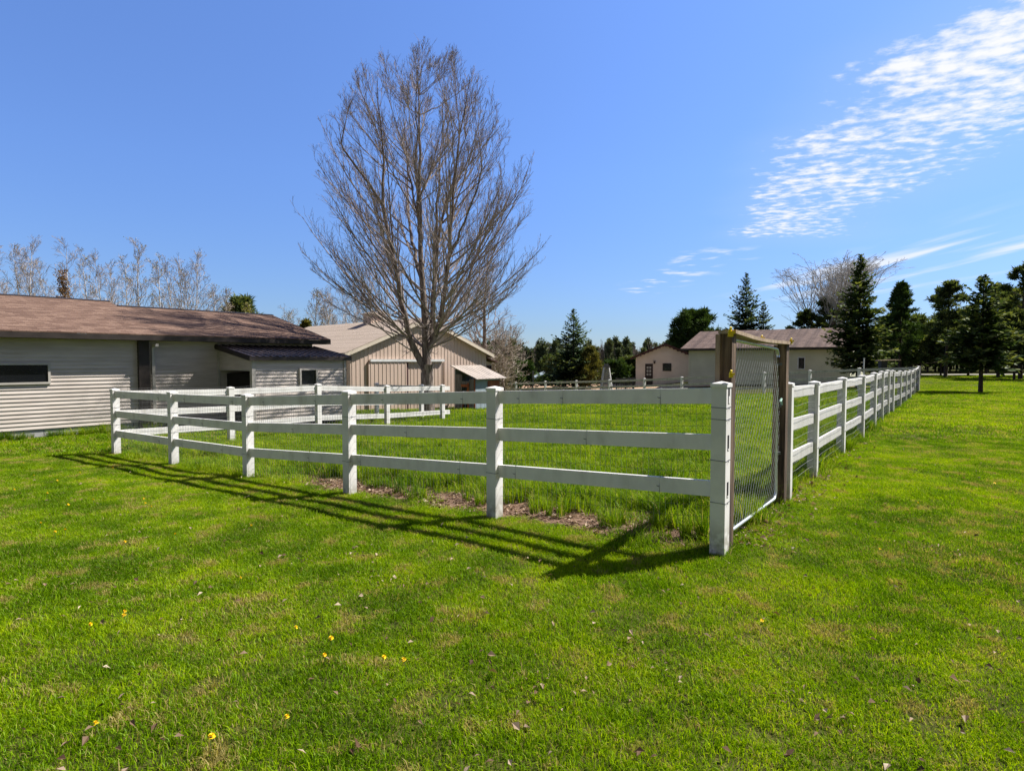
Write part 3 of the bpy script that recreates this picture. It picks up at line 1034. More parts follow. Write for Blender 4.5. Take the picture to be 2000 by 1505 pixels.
k = [cp + bu * a * .47 + bn * b_ * .47 + UP * 4.02 for a, b_ in ((-1, 1), (1, 1), (1, -1), (-1, -1))]
m.prism(k, UP * .05)
m.add([q + UP * .05 for q in k] + [cp + UP * 4.22], tris=[(0, 1, 4), (1, 2, 4), (2, 3, 4), (3, 0, 4)])
obj('cupola_roof', m, BARN_ROOF, cu)


def barn_t(px):
    u_ = (px - 1000) / F
    return (u_ * B0[1] - B0[0]) / (bu[0] - u_ * bu[1])


ta, tb, tc_, td = barn_t(721), barn_t(865), barn_t(718), barn_t(792)
m = MB()
m.para(B0 + bu * ta + bn * .03 + UP * 1.60, bu * (tb - ta), bn * .10, UP * .11)
obj('door_track', m, WHITEP, barn)
m = MB()
m.para(B0 + bu * tc_ + bn * .03 + UP * -.9, bu * (td - tc_), bn * .06, UP * 2.48)
t_ = tc_ + .1
while t_ < td:
    m.para(B0 + bu * t_ + bn * .0905 + UP * -.9, bu * .035, bn * .012, UP * 2.47)
    t_ += .205
obj('sliding_door', m, BARN, barn)
m = MB()
m.para(B0 + bu * (td + .01) + bn * .0005 + UP * -.9, bu * .13, bn * .03, UP * 2.45)
obj('door_gap', m, material('dark_brown_reveal', [(.06, .03, .025), (.09, .045, .04)], 3, .8), barn)
m = MB()
m.para(B0 + bu * (tb + .03) + bn * .001 + UP * -.9, bu * .03, bn * .032, UP * 2.5)
obj('door_edge', m, BARN, barn)
# small annex past the right corner
A0 = B0 + bu * (BW + .002) - bn * .25
m = MB()
m.prism([A0 + UP * -1.1, A0 + bu * .62 + UP * -1.1, A0 + bu * .62 + UP * 1.52, A0 + UP * 1.70], -bn * 3.5)
an = obj('annex', m, BARN, barn)
m = MB()
m.para(A0 + bn * .3 + UP * 1.76, bu * .8 - UP * .23, -bn * 4, UP * .06)
obj('annex_roof', m, REDTRIM, an)
window(an, A0 + bu * .12 + bn * .002, bu, bn, .42, 1.0, 1.35, .04, REDTRIM, 2)

# --- little open coop beside the barn
C0 = np.array([-1.69, 28.0, 0])
cd, cr = FD * 1.25, RD * 1.85
zc = -.75
coop = thing('animal_shelter', 'small open animal shelter with ribbed metal roof beside the tan barn', 'animal shelter', (C0[0], C0[1], g1(C0[0], C0[1])))
m = MB()
m.para(C0 + UP * zc, cr, FD * .04, UP * 1.5)
m.para(C0 + cr + UP * zc, FD * 1.25, -RD * .04, UP * 1.55)
m.para(C0 + cd + UP * zc, cr, -FD * .04, UP * 2.0)
obj('wall', m, COOPBLUE, coop)
m = MB()
m.para(C0 + FD * .05 + UP * zc - RD * .004, FD * .30, RD * .03, UP * 1.55)
m.para(C0 + FD * .8 + UP * zc - RD * .004, FD * .42, RD * .03, UP * 1.75)
m.para(C0 + FD * .36 + UP * .55 - RD * .006, FD * .5, RD * .04, UP * .14)
obj('side_boards', m, GRAYWOOD, coop)
m = MB()
m.para(C0 - FD * .0 + UP * zc - RD * .02, FD * .06, RD * .06, UP * 1.53)
m.para(C0 + FD * .36 + UP * .42 - RD * .03, FD * .48, RD * .05, UP * .12)
m.para(C0 + FD * .36 + UP * (zc + .1) - RD * .03, FD * .1, RD * .04, UP * 1.25)
m.para(C0 + FD * .75 + UP * (zc + .2) - RD * .032, -FD * .35 + UP * .95, RD * .04, UP * .12)
obj('door_frame', m, COOPRED, coop)
m = MB()
m.para(C0 + RD * .9 - FD * .012 + UP * zc, RD * .93, FD * .01, UP * 1.45)
obj('red_panel', m, COOPRED, coop)
m = MB()
a = C0 - FD * .22 - RD * .18 + UP * .79
sv = FD * 1.6 + UP * .60
m.para(a, RD * 2.3, sv, UP * .03)
for i in range(10):
    m.para(a + RD * (i * .25) + UP * .03, RD * .03, sv, UP * .014)
obj('metal_roof', m, PALEMETAL, coop)

# --- long pale house at the back
H0 = np.array([25.5, 46.0, 0])
hl, hd = 12.4, 9.0
hf, hr = FD, RD                 # along the wall (leftwards), away from the camera
house = thing('pale_house', 'long pale sided house with dark brown roof behind the paddock', 'house', (H0[0], H0[1], -.2))
m = MB()
lap(m, H0 + hf * hl, -hf, -hr, hl, -1.0, 2.72, .19, .02)
obj('wall', m, HOUSE_PALE, house)
m = MB()
lap(m, H0, hr, -hf, hd, -1.0, 4.2, .19, .02, top=lambda q: 2.75 + 1.5 * (1 - abs(q - hd / 2) / (hd / 2)))
obj('end_wall', m, HOUSE_PALE, house)
m = MB()
lap(m, H0 + hf * hl + hr * hd, -hr, hf, hd, -1.0, 4.2, .19, .02, top=lambda q: 2.75 + 1.5 * (1 - abs(q - hd / 2) / (hd / 2)))
obj('end_wall', m, HOUSE_PALE, house)
m = MB()
hs = 1.5 / (hd / 2)
for o_, sg in ((H0 - hr * .5, 1), (H0 + hr * (hd + .5), -1)):
    a = o_ - hf * .35 + UP * (2.75 - .5 * hs + .09)
    slab(m, a, a + hf * (hl + .95), hr * sg * (hd / 2 + .5) + UP * (hd / 2 + .5) * hs, .04)
hroof = obj('roof', m, HOUSE_ROOF, house)
m = MB()
a = H0 - hr * .5 - hf * .35 + UP * (2.75 - .5 * hs - .11)
m.para(a, hf * (hl + .95), hr * .04, UP * .155)
m.para(a + hf * (hl + .91) + hr * .041, hr * (hd / 2 + .45) + UP * (hd / 2 + .45) * hs, hf * .038, UP * .155)
m.para(a + hr * .041, hr * (hd / 2 + .45) + UP * (hd / 2 + .45) * hs, hf * .038, UP * .155)
obj('fascia', m, DARKTRIM, hroof)
u_ = (1560 - 1000) / F
tw = (H0[0] - u_ * H0[1]) / (-(hf[0] - u_ * hf[1]))
window(house, H0 + hf * (tw + .02) - hr * .022, -hf, -hr, .42, 1.0, 1.85, .07, WHITEP, 0)
m = MB()
m.para(H0 - hr * .03 - hf * .03 + UP * -1, hf * .12, hr * .12, UP * 3.72)
m.para(H0 + hf * (hl - .09) - hr * .03 + UP * -1, hf * .12, hr * .12, UP * 3.72)
obj('corner_trim', m, HOUSE_PALE, house)

# --- tan gabled house further left
tu = np.array([math.sin(math.radians(102)), math.cos(math.radians(102)), 0])
tn = np.array([tu[1], -tu[0], 0])
T0 = np.array([12.6, 62.0, 0])
TW, TE, TP, TL = 5.7, 2.02, 3.22, 9.0
th = thing('tan_house', 'cream gabled house with dark door and small window left of the pale house', 'house', (T0[0], T0[1], -.8))


def tz(q):
    return TE + (TP - TE) * (1 - abs(q - TW / 2) / (TW / 2))


m = MB()
lap(m, T0, tu, tn, TW, -1.6, TP, .16, .02, top=tz)
obj('gable_wall', m, HOUSE_TAN, th)
m = MB()
lap(m, T0 - tn * TL, tn, -tu, TL, -1.6, TE, .22, .02)
obj('side_wall', m, HOUSE_TAN, th)
m = MB()
ts_ = (TP - TE) / (TW / 2)
for sgn, c in ((1, T0), (-1, T0 + tu * TW)):
    a = c - tu * .55 * sgn + tn * .6 + UP * (TE - .55 * ts_ + .14)
    slab(m, a, a - tn * (TL + .9), tu * sgn * (TW / 2 + .55) + UP * (TW / 2 + .55) * ts_, .04)
tr_ = obj('roof', m, HOUSE_ROOF2, th)
m = MB()
for sgn, c in ((1, T0), (-1, T0 + tu * TW)):
    a = c - tu * .55 * sgn + tn * .601 + UP * (TE - .55 * ts_ - .09)
    m.para(a, tu * sgn * (TW / 2 + .55) + UP * (TW / 2 + .55) * ts_, -tn * .04, UP * .19)
obj('rake_trim', m, REDTRIM, tr_)


def tan_t(px):
    u_ = (px - 1000) / F
    return (u_ * T0[1] - T0[0]) / (tu[0] - u_ * tu[1])


m = MB()
a = T0 + tu * tan_t(1260) + tn * .02
dw = tan_t(1275) - tan_t(1260)
m.para(a + UP * -.85, tu * dw, tn * .05, UP * 2.15)
door = obj('door', m, DARKTRIM, th)
m = MB()
for i in range(2):
    for j in range(3):
        m.para(a + tu * (dw * .2 + i * dw * .34) + UP * (.12 + j * .34) + tn * .051, tu * dw * .24, tn * .01, UP * .22)
obj('door_pane', m, material('pale_door_glass', [(.35, .38, .36), (.5, .52, .5)], 8, .3), door)  # even pale gray panes
window(th, T0 + tu * tan_t(1295) + tn * .02, tu, tn, tan_t(1310) - tan_t(1295), .62, 1.30, .05, DARKTRIM)
m = MB()
q = T0 + tu * tan_t(1278) + tn * .02 + UP * 1.42
m.box(q + tn * .1, (.14, .14, .22))
m.box(q + tn * .05 + UP * .16, (.2, .2, .05))
obj('wall_lamp', m, DARKTRIM, th)

# deck railing left of the tan house
DK = np.array(at(1205, 735, 50))
deck = thing('deck_railing', 'dark deck railing at the left end of the cream house', 'railing', (DK[0], DK[1], g1(DK[0], DK[1])))
m = MB()
for i in range(12):
    m.box((DK[0] + i * .145, 50 + i * .09, -.38), (.05, .05, .95))
obj('baluster', m, DARKTRIM, deck)
m = MB()
for z in (.1, -.78):
    m.para((DK[0] - .1, 49.95, z), (1.8, 1.1, 0), (0, .08, 0), (0, 0, .07))
obj('handrail', m, DARKTRIM, deck)
m = MB()
for i in (0, 6, 11):
    m.box((DK[0] + i * .145, 50.15 + i * .09, -.6), (.12, .12, 1.6))
obj('deck_post', m, DARKTRIM, deck)

# small blue gray cabin among the far trees
c0 = np.array(at(1052, 744, 88))
cab = thing('small_cabin', 'small blue gray cabin half hidden behind the big spruce', 'cabin', (c0[0], c0[1], g1(c0[0], c0[1])))
m = MB()
bz = -2.2
m.prism([(c0[0], 88, bz), (c0[0] + 3.8, 88.5, bz), (c0[0] + 3.8, 88.5, -.35), (c0[0] + 1.9, 88.25, .05), (c0[0], 88, -.75)], (-.4, 4, 0))
obj('wall', m, BLUEGRAY, cab)
m = MB()
m.para((c0[0] - .35, 87.6, -.92), (2.3, .3, 1.05), (-.5, 4.8, 0), (0, 0, .1))
m.para((c0[0] + 1.95, 87.9, .13), (2.3, .3, -.6), (-.5, 4.8, 0), (0, 0, .1))
obj('roof', m, material('pale_cabin_roof', [(.30, .36, .38), (.4, .46, .47)], 2, .7), cab)
m = MB()
m.box((c0[0] + 1.0, 88.08, -1.2), (.6, .1, .9))
obj('door', m, DARKTRIM, cab)

# tapered wooden garden tower
t0 = np.array(at(1184, 742, 57))
gz = g1(t0[0], 57)
tw_ = thing('garden_windmill', 'gray tapered wooden tower standing right of the big spruce', 'garden tower', (t0[0], t0[1], gz))
zt_ = at(1184, 711, 57).z
m = MB()
base, topw = .70, .30
for i in range(4):
    a = PI / 4 + i * PI / 2
    m.tube([(t0[0] + base * math.cos(a), 57 + base * math.sin(a), gz), (t0[0] + topw * math.cos(a), 57 + topw * math.sin(a), zt_ - .25)], .06, 4)
obj('leg', m, WHITEP, tw_)
m = MB()
for f in np.linspace(.02, .95, 14):
    r_ = base + (topw - base) * f
    z = gz + (zt_ - .25 - gz) * f
    for i in range(4):
        a, b2 = PI / 4 + i * PI / 2, PI / 4 + (i + 1) * PI / 2
        if i == 3 and f < .4:
            continue
        m.tube([(t0[0] + r_ * math.cos(a), 57 + r_ * math.sin(a), z), (t0[0] + r_ * math.cos(b2), 57 + r_ * math.sin(b2), z)], .055, 4)
obj('slat', m, material('pale_gray_boards', [(.30, .29, .29), (.44, .43, .42)], 4, .85), tw_)
m = MB()
m.prism([(t0[0] + .45 * math.cos(PI / 4 + i * PI / 2), 57 + .45 * math.sin(PI / 4 + i * PI / 2), zt_ - .27) for i in range(4)], (0, 0, .1))
m.prism([(t0[0] + .25 * math.cos(PI / 4 + i * PI / 2), 57 + .25 * math.sin(PI / 4 + i * PI / 2), zt_ - .17) for i in range(4)], (0, 0, .2))
obj('tower_cap', m, GRAYWOOD, tw_)

# narrow gray sign board on a post, and a small orange marker
s0 = np.array(at(1041, 748, 57))
sg = thing('gray_post_board', 'tall narrow gray board standing between the far bushes', 'signboard', (s0[0], 57, g1(s0[0], 57)))
m = MB()
zz = at(1041, 724, 57).z
m.box((s0[0], 57, zz - .7), (.16, .10, 1.4))
obj('board', m, GRAYWOOD, sg)
m = MB()
m.box((s0[0], 57.08, zz - 1.2), (.08, .06, 2.2))
obj('post', m, DARKTRIM, sg)
s1 = np.array(at(1018, 735, 60))
sg = thing('bird_feeder', 'small orange and white feeder on a thin post before the bushes', 'bird feeder', (s1[0], 60, g1(s1[0], 60)))
m = MB()
zz = at(1018, 733, 60).z
m.tube([(s1[0], 60, g1(s1[0], 60) - .1), (s1[0], 60, zz)], .03, 6)
obj('post', m, WHITEP, sg)
m = MB()
m.box((s1[0], 60, zz + .1), (.34, .26, .26))
obj('body', m, material('faded_orange', [(.34, .14, .06), (.46, .20, .09)], 6, .8), sg)
m = MB()
m.prism([(s1[0] - .26, 59.8, zz + .24), (s1[0] + .26, 59.8, zz + .24), (s1[0], 59.8, zz + .42)], (0, .4, 0))
obj('roof', m, WHITEP, sg)

# dark feeder pillar with a pale top beside the far end of the right fence
f0 = np.array(at(1724, 720, 35.5))
fd = thing('feeder_stand', 'dark board pillar with pale flat top behind the receding fence', 'feeder stand', (f0[0], 35.5, g1(f0[0], 35.5)))
m = MB()
ztp = at(1724, 702, 35.5).z
gzz = g1(f0[0], 35.5)
m.box((f0[0], 35.5, (ztp + gzz) / 2 - .1), (.36, .3, ztp - gzz))
obj('pillar', m, material('dark_slate_boards', [(.03, .03, .035), (.055, .055, .065)], 4, .7), fd)
m = MB()
m.para((f0[0] - .25, 35.25, ztp - .09), (1.15, 0, .03), (0, .6, 0), (0, 0, .06))
obj('top_board', m, TIMBER2, fd)
p0 = np.array(at(1687, 728, 37))
m = MB()
zt_ = at(1687, 700, 37).z
m.tube([(p0[0], 37, g1(p0[0], 37) - .1), (p0[0], 37, zt_)], .035, 6)
m.tube([(p0[0], 37, zt_ - .01), (p0[0], 37, zt_ + .03)], .05, 6)
tag(obj('marker_pole', m, WHITEP), 'thin white pole standing in front of the tall dark spruce', 'pole')

# ------------------------------------------------------------------ bare trees


def spawn(P, R, n, t0, t1, ang, lf, up, k, rng, rmax=0.65, wig=.04, curv=0.0, rtip=.35):
    """children of the polylines P (N,m,3): n per parent between t0 and t1"""
    N, m_, _ = P.shape
    tt = (np.arange(n)[None] + rng.random((N, n))) / n * (t1 - t0) + t0
    f = tt * (m_ - 1)
    i0 = np.clip(f.astype(int), 0, m_ - 2)
    fr = (f - i0)[..., None]
    ar = np.arange(N)[:, None]
    a, b_ = P[ar, i0], P[ar, i0 + 1]
    start = a + (b_ - a) * fr
    tan = b_ - a
    tan /= np.linalg.norm(tan, axis=2, keepdims=True) + 1e-9
    r0 = R[ar, i0] + (R[ar, i0 + 1] - R[ar, i0]) * fr[..., 0]
    plen = np.linalg.norm(np.diff(P, axis=1), axis=2).sum(1)[:, None]
    rv = rng.normal(size=(N, n, 3))
    rv -= (rv * tan).sum(2, keepdims=True) * tan
    rv /= np.linalg.norm(rv, axis=2, keepdims=True) + 1e-9
    an = ang * (0.75 + 0.5 * rng.random((N, n)))[..., None]
    d = tan * np.cos(an) + rv * np.sin(an)
    d[..., 2] += up
    d /= np.linalg.norm(d, axis=2, keepdims=True)
    L = lf(plen, tt) * (0.6 + 0.7 * rng.random((N, n)))
    s_ = np.linspace(0, 1, k)[None, None, :, None]
    Q = start[:, :, None, :] + d[:, :, None, :] * s_ * L[..., None, None]
    Q[..., 2] += (curv * L[..., None] * (s_[..., 0] ** 2))
    wg = np.cumsum(rng.normal(size=(N, n, k, 3)) * wig, axis=2) * L[..., None, None] * (s_ > 0)
    Q = Q + wg
    r = np.minimum(r0 * rmax, 0.016 * L + .0015)[..., None] * (1 - (1 - rtip) * s_[..., 0])
    return Q.reshape(N * n, k, 3), r.reshape(N * n, k)


def resample(pts, k):
    pts = np.asarray(pts, float)
    d = np.concatenate([[0], np.cumsum(np.linalg.norm(np.diff(pts, axis=0), axis=1))])
    s_ = np.linspace(0, d[-1], k)
    # smooth (catmull-like) by interpolating and blurring
    q = np.stack([np.interp(s_, d, pts[:, i]) for i in range(3)], -1)
    for _ in range(2):
        q[1:-1] = (q[:-2] + 2 * q[1:-1] + q[2:]) / 4
    return q


# the big maple
MY = 22.5
mr = np.random.default_rng(11)
base = np.array(at(836, 818, MY))
base[2] = g1(base[0], MY)


def mp(cx_, cy_, dy_):
    if cy_ < 700:
        cy_ = 700 - (700 - cy_) * .80
        cx_ = 525 + (cx_ - 525) * (1 - .10 * (700 - cy_) / 500)
    return np.array(at(560 + cx_ / 1.98, 40 + cy_ / 1.98, MY)) + np.array([0, dy_, 0])


LEAD = [
    ([(538, 1352, 0), (505, 1322, -.1), (484, 1285, -.2), (482, 1235, -.2), (466, 1180, -.3), (455, 1080, -.5), (432, 950, -.8), (410, 830, -1), (398, 700, -1.1), (402, 560, -1.2), (380, 380, -1.2), (362, 190, -1.2)], .125),
    ([(545, 1345, 0), (548, 1290, 0), (535, 1200, .1), (522, 1050, .1), (515, 900, .2), (511, 700, .2), (508, 500, .3), (505, 300, .2), (500, 80, .2)], .15),
    ([(545, 1270, 0), (555, 1180, .4), (560, 1050, .8), (562, 900, 1.2), (556, 750, 1.6), (562, 500, 2.0), (575, 300, 2.2), (592, 130, 2.4)], .115),
    ([(548, 1280, 0), (575, 1215, -.2), (604, 1160, -.4), (622, 1050, -.6), (640, 900, -.8), (652, 720, -1), (672, 540, -1.2), (700, 380, -1.4), (738, 190, -1.5)], .105),
    ([(590, 1190, -.2), (640, 1090, .2), (690, 1000, .6), (735, 890, 1.0), (775, 780, 1.3), (822, 640, 1.6), (862, 480, 1.8)], .075),
    ([(518, 990, .1), (495, 920, .7), (468, 860, 1.1), (446, 760, 1.6), (425, 620, 2.2), (405, 420, 2.8), (398, 220, 3.1)], .075),
    ([(560, 930, 1.0), (580, 830, .6), (600, 730, .3), (648, 600, 0), (690, 430, -.2), (712, 250, -.4)], .06),
    ([(400, 770, -1), (368, 690, -1.4), (320, 620, -1.7), (262, 530, -2), (205, 430, -2.2), (168, 290, -2.3)], .06),
    ([(462, 1110, -.4), (400, 1050, -.4), (300, 985, -.3), (190, 930, 0), (110, 860, .2), (70, 760, .3)], .045),
    ([(612, 1130, -.5), (690, 1080, -.9), (790, 1010, -1.4), (880, 900, -1.8), (940, 800, -2.0), (975, 740, -2.1)], .045),
    ([(470, 1150, -.3), (400, 1108, -.1), (300, 1085, .2), (200, 1068, .4), (115, 1015, .6), (65, 945, .7)], .034),
    ([(462, 1120, -.3), (380, 1060, -.8), (270, 1010, -1.2), (165, 965, -1.6), (85, 905, -1.8)], .032),
    ([(600, 1185, -.3), (700, 1140, .1), (800, 1088, .5), (895, 1010, .9), (985, 925, 1.1)], .034),
    ([(640, 1060, -.6), (735, 965, -.2), (835, 860, .3), (915, 730, .6), (960, 610, .8)], .034),
    ([(450, 1060, -.5), (370, 960, .2), (270, 870, .8), (165, 770, 1.3), (95, 650, 1.6)], .034),
    ([(606, 1160, -.4), (690, 1120, -1.2), (780, 1110, -1.8), (860, 1075, -2.2), (930, 1010, -2.4)], .030),
    ([(470, 1190, -.3), (410, 1170, .6), (320, 1150, 1.2), (230, 1130, 1.6), (150, 1075, 1.9)], .028),
    ([(440, 1000, -.7), (380, 900, -1.4), (290, 790, -2.0), (190, 680, -2.6), (120, 560, -3)], .045),
    ([(640, 930, -.8), (700, 820, -1.6), (760, 680, -2.3), (800, 520, -2.8), (820, 360, -3)], .045),
    ([(515, 880, .2), (520, 760, -.9), (530, 560, -1.8), (545, 350, -2.4), (555, 120, -2.6)], .05),
    ([(520, 1060, .2), (490, 980, 1.4), (440, 860, 2.4), (350, 720, 3.2), (280, 560, 3.7)], .05),
    ([(560, 1060, .8), (600, 960, 1.9), (680, 830, 2.8), (760, 700, 3.5), (820, 580, 4)], .05),
    ([(512, 800, .2), (480, 640, .2), (455, 420, .3), (440, 150, .3)], .045),
    ([(512, 680, .2), (540, 520, 1.0), (620, 330, 1.6), (650, 160, 1.9)], .04),
]
LEAD = [LEAD[i] for i in (0, 1, 2, 3, 4, 5, 6, 7, 18, 19, 22, 23)]
maple = thing('bare_maple', 'tall bare multi stemmed tree standing in front of the tan barn', 'tree', tuple(base))
m = MB()
trunk_pts = resample([base + (0, 0, -.3), base + (0, 0, .15), mp(546, 1420, 0), mp(541, 1370, 0), mp(545, 1330, 0)], 7)
m.tube(trunk_pts, [.34, .28, .235, .225, .225, .23, .19], 12)
LP, LR = [], []
for pts, r0 in LEAD:
    q = resample([mp(*k) for k in pts], 16)
    q[1:] += mr.normal(size=(15, 3)) * .03
    LP.append(q)
    LR.append(r0 * 1.15 * (1 - np.linspace(0, 1, 16) ** .8 * .93))
LP, LR = np.array(LP), np.array(LR)
AX = np.array([base[0] - .05, base[1]])


def env(z):
    return np.interp(z, [1.5, 2.7, 3.6, 4.6, 5.5, 6.5, 7.4, 8.4, 9.3, 10.2, 11.2, 12.1, 13.0, 13.6, 14.2], [.6, 2.2, 3.5, 4.25, 4.4, 4.45, 4.35, 4.1, 3.85, 3.55, 2.95, 2.05, .8, .2, .1])


kk_ = np.linalg.norm(LP[:, :, :2] - AX, axis=2)
ff_ = np.minimum(1, env(LP[:, :, 2]) * .80 / np.maximum(kk_, .05))
LP[:, :, :2] = AX + (LP[:, :, :2] - AX) * ff_[..., None]
m.tubes(LP, LR, 7)
obj('trunk', m, BARK, maple, smooth=True)
m = MB()


def mlen(pl, tt):
    return 0.20 * pl * (1.10 - tt) + .16


def clamp(P, R):
    """pull a branch back so that its tip stays inside the crown's outline"""
    k = env(P[:, -1, 2]) * mr.uniform(.86, 1.10, len(P))
    r0 = np.linalg.norm(P[:, 0, :2] - AX, axis=1)
    rt = np.linalg.norm(P[:, -1, :2] - AX, axis=1)
    f = np.where(rt > k, np.clip((k - r0) / np.maximum(rt - r0, .05), .12, 1), 1.0)
    f = np.where(P[:, -1, 2] > 12.95, np.minimum(f, .35), f)
    return P[:, :1] + (P - P[:, :1]) * f[:, None, None], R


SL, SR = [], []
LPf = LP.reshape(-1, 3)
LRf = LR.reshape(-1)
for i in range(148):
    ze_ = 3.5 + 9.1 * ((i + mr.random()) / 148) ** .95
    a0_ = i * 2.39996 + mr.normal() * .25
    re_ = env(ze_) * (mr.uniform(.80, 1.04) if i % 3 else mr.uniform(.35, .8))
    en = np.array([AX[0] + math.cos(a0_) * re_, AX[1] + math.sin(a0_) * re_, ze_])
    zs_ = max(2.0 + .9 * mr.random(), ze_ - re_ * mr.uniform(.6, 1.15))
    d_ = np.abs(LPf[:, 2] - zs_) * 2.5 + np.linalg.norm(LPf[:, :2] - AX - (en[:2] - AX) * .42, axis=1) + (LPf[:, 2] < 1.7) * 9
    j_ = int(np.argmin(d_))
    st_ = LPf[j_].copy()
    ss = np.linspace(0, 1, 11)[:, None]
    ctl = st_ + (en - st_) * np.array([.56, .56, .40]) + np.array([0, 0, mr.normal() * .12])
    q = st_ * (1 - ss) ** 2 + 2 * ctl * ss * (1 - ss) + en * ss ** 2
    q += np.cumsum(mr.normal(size=q.shape) * .016, 0) * (ss > 0)
    SL.append(q)
    L_ = np.linalg.norm(en - st_)
    SR.append(min(LRf[j_] * .7 + .003, .0075 * L_ + .006) * (1 - ss[:, 0] * .85))
SL, SR = np.array(SL), np.array(SR)
b1, r1 = spawn(LP, LR, 13, .25, .985, .42, mlen, .25, 8, mr, .5, .016, .22)
b1, r1 = clamp(b1, r1)
b2, r2 = clamp(*spawn(b1, r1, 5, .15, .98, .65, lambda pl, tt: .42 * pl * (1.1 - tt) + .16, .16, 5, mr, .7, .02, .15))
b3, r3 = spawn(b2, r2, 3, .2, 1.0, .6, lambda pl, tt: .36 * pl * (1.1 - tt) + .08, .08, 3, mr, .8, .05, .05)
s1_, sr1 = clamp(*spawn(SL, SR, 11, .28, 1.0, .42, lambda pl, tt: .26 * pl * (1.2 - tt) + .34, .22, 6, mr, .6, .016, .20))
s2_, sr2 = clamp(*spawn(s1_, sr1, 4, .15, .98, .5, lambda pl, tt: .42 * pl * (1.15 - tt) + .12, .14, 4, mr, .75, .022, .12))
s3_, sr3 = spawn(s2_, sr2, 2, .3, 1.0, .6, lambda pl, tt: .36 * pl + .06 + 0 * tt, .08, 3, mr, .8, .05, .05)
lo1, lr1 = spawn(LP[[0, 1, 3, 2]], LR[[0, 1, 3, 2]], 10, .05, .26, 1.25, lambda pl, tt: 1.0 + 0 * tt, -.05, 8, mr, .3, .06, -.08)
lo2, lr2 = spawn(lo1, lr1, 6, .2, .98, .8, lambda pl, tt: .4 * pl * (1.1 - tt) + .1, 0, 4, mr, .7, .06)
fr1, fr2 = spawn(LP, LR, 8, .86, 1.0, .3, lambda pl, tt: .4 + 0 * tt, .25, 4, mr, .8, .02, .05)
m.tubes(SL, SR, 6)
m.tubes(b1, np.maximum(r1, .0045), 5)
m.tubes(s1_, np.maximum(sr1, .0045), 4, cap=False)
m.tubes(b2, np.maximum(r2, .0042), 4, cap=False)
m.tubes(s2_, np.maximum(sr2, .004), 3, cap=False)
m.tubes(b3, np.maximum(r3, .0034), 3, cap=False)
m.tubes(s3_, np.maximum(sr3, .0034), 3, cap=False)
m.tubes(lo1, np.maximum(lr1, .004), 4)
m.tubes(lo2, np.maximum(lr2, .0035), 3, cap=False)
m.tubes(fr1, np.maximum(fr2, .0035), 3, cap=False)
# fat buds near the twig tips
tips = b3[:, -1]
tips = tips[mr.random(len(tips)) < .45]
dv = mr.normal(size=(len(tips), 3)) * .022
m.cards(tips, dv + (0, 0, .02), np.cross(dv, (0, 0, 1.0)) * .5 + .004)
obj('crown', m, TWIG, maple)


def bare_tree(seed, H, spread, trunk_r, stems=1, lean=.05, tmin=.005, n1=26, n2=8, n3=4, ang=.75, low=.25, up=.15, leaf=0, leafspread=1.0, level=0.0):
    rng = np.random.default_rng(seed)
    LP, LR = [], []
    for i in range(stems):
        a = rng.random() * 2 * PI
        sp_ = 0 if stems == 1 else .5 * spread * (.5 + rng.random())
        top = np.array([math.cos(a) * sp_ + rng.normal() * lean * H * .5, math.sin(a) * sp_ + rng.normal() * lean * H * .5, H * (.88 + .14 * rng.random())])
        fork = np.array([0, 0, H * (.12 if stems > 1 else .05)])
        q = resample([(0, 0, -.3), fork, fork + (top - fork) * .3 + rng.normal(size=3) * .12 * (1, 1, 0), fork + (top - fork) * .65 + rng.normal(size=3) * .15 * (1, 1, 0), top], 18)
        LP.append(q)
        LR.append(trunk_r * (1 if stems == 1 else .62) * (1.08 - np.linspace(0, 1, 18) ** .85))
    LP, LR = np.array(LP), np.array(LR)
    def cap(P):
        z = P[..., 2]
        P[..., 2] = np.where(z > .88 * H, .88 * H + (z - .88 * H) * (1 - level), z)
        return P

    cap(LP)
    tr = MB()
    tr.tubes(LP, LR, 7)
    cr_ = MB()
    b1, r1 = spawn(LP, LR, n1, low, .98, ang, lambda pl, tt: spread * (1.12 - tt) ** .7 * .85, up, 7, rng, .55, .04, .22)
    b2, r2 = spawn(b1, r1, n2, .15, .98, .7, lambda pl, tt: .45 * pl * (1.1 - tt) + .2, .08, 5, rng, .75, .045, .12)
    b3, r3 = spawn(b2, r2, n3, .2, 1, .7, lambda pl, tt: .45 * pl * (1.1 - tt) + .12, .04, 3, rng, .85, .05)
    for q in (b1, b2, b3):
        cap(q)
    cr_.tubes(b1, np.maximum(r1, tmin * 1.5), 4, cap=False)
    cr_.tubes(b2, np.maximum(r2, tmin * 1.1), 3, cap=False)
    cr_.tubes(b3, np.maximum(r3, tmin), 3, cap=False)
    lv = None
    if leaf:
        lv = MB()
        t_ = b3.reshape(-1, 3)
        t_ = t_[rng.integers(0, len(t_), leaf)] + rng.normal(size=(leaf, 3)) * .06
        U = rng.normal(size=(leaf, 3)) * .05
        Wd = np.cross(U, rng.normal(size=(leaf, 3)))
        Wd /= np.linalg.norm(Wd, axis=1, keepdims=True) + 1e-6
        lv.cards(t_, U, Wd * .022 * leafspread, tone=rng.random(leaf))
    return tr, cr_, lv


def place_bare(name, label, px, topy, Yd, seed, spread, tr_r, bark, twig, group=None, leafmat=None, gz=None, **kw):
    tp = at(px, topy, Yd)
    z0 = g1(tp.x, Yd) if gz is None else gz
    H = tp.z - z0
    tr, cr_, lv = bare_tree(seed, H, spread, tr_r, **kw)
    r_ = thing(name, label, 'tree', (tp.x, Yd, z0), group)
    obj('trunk', tr, bark, r_, world=False, smooth=True)
    obj('crown', cr_, twig, r_, world=False)
    if lv is not None:
        obj('foliage', lv, leafmat, r_, world=False, tone=True)
    return r_


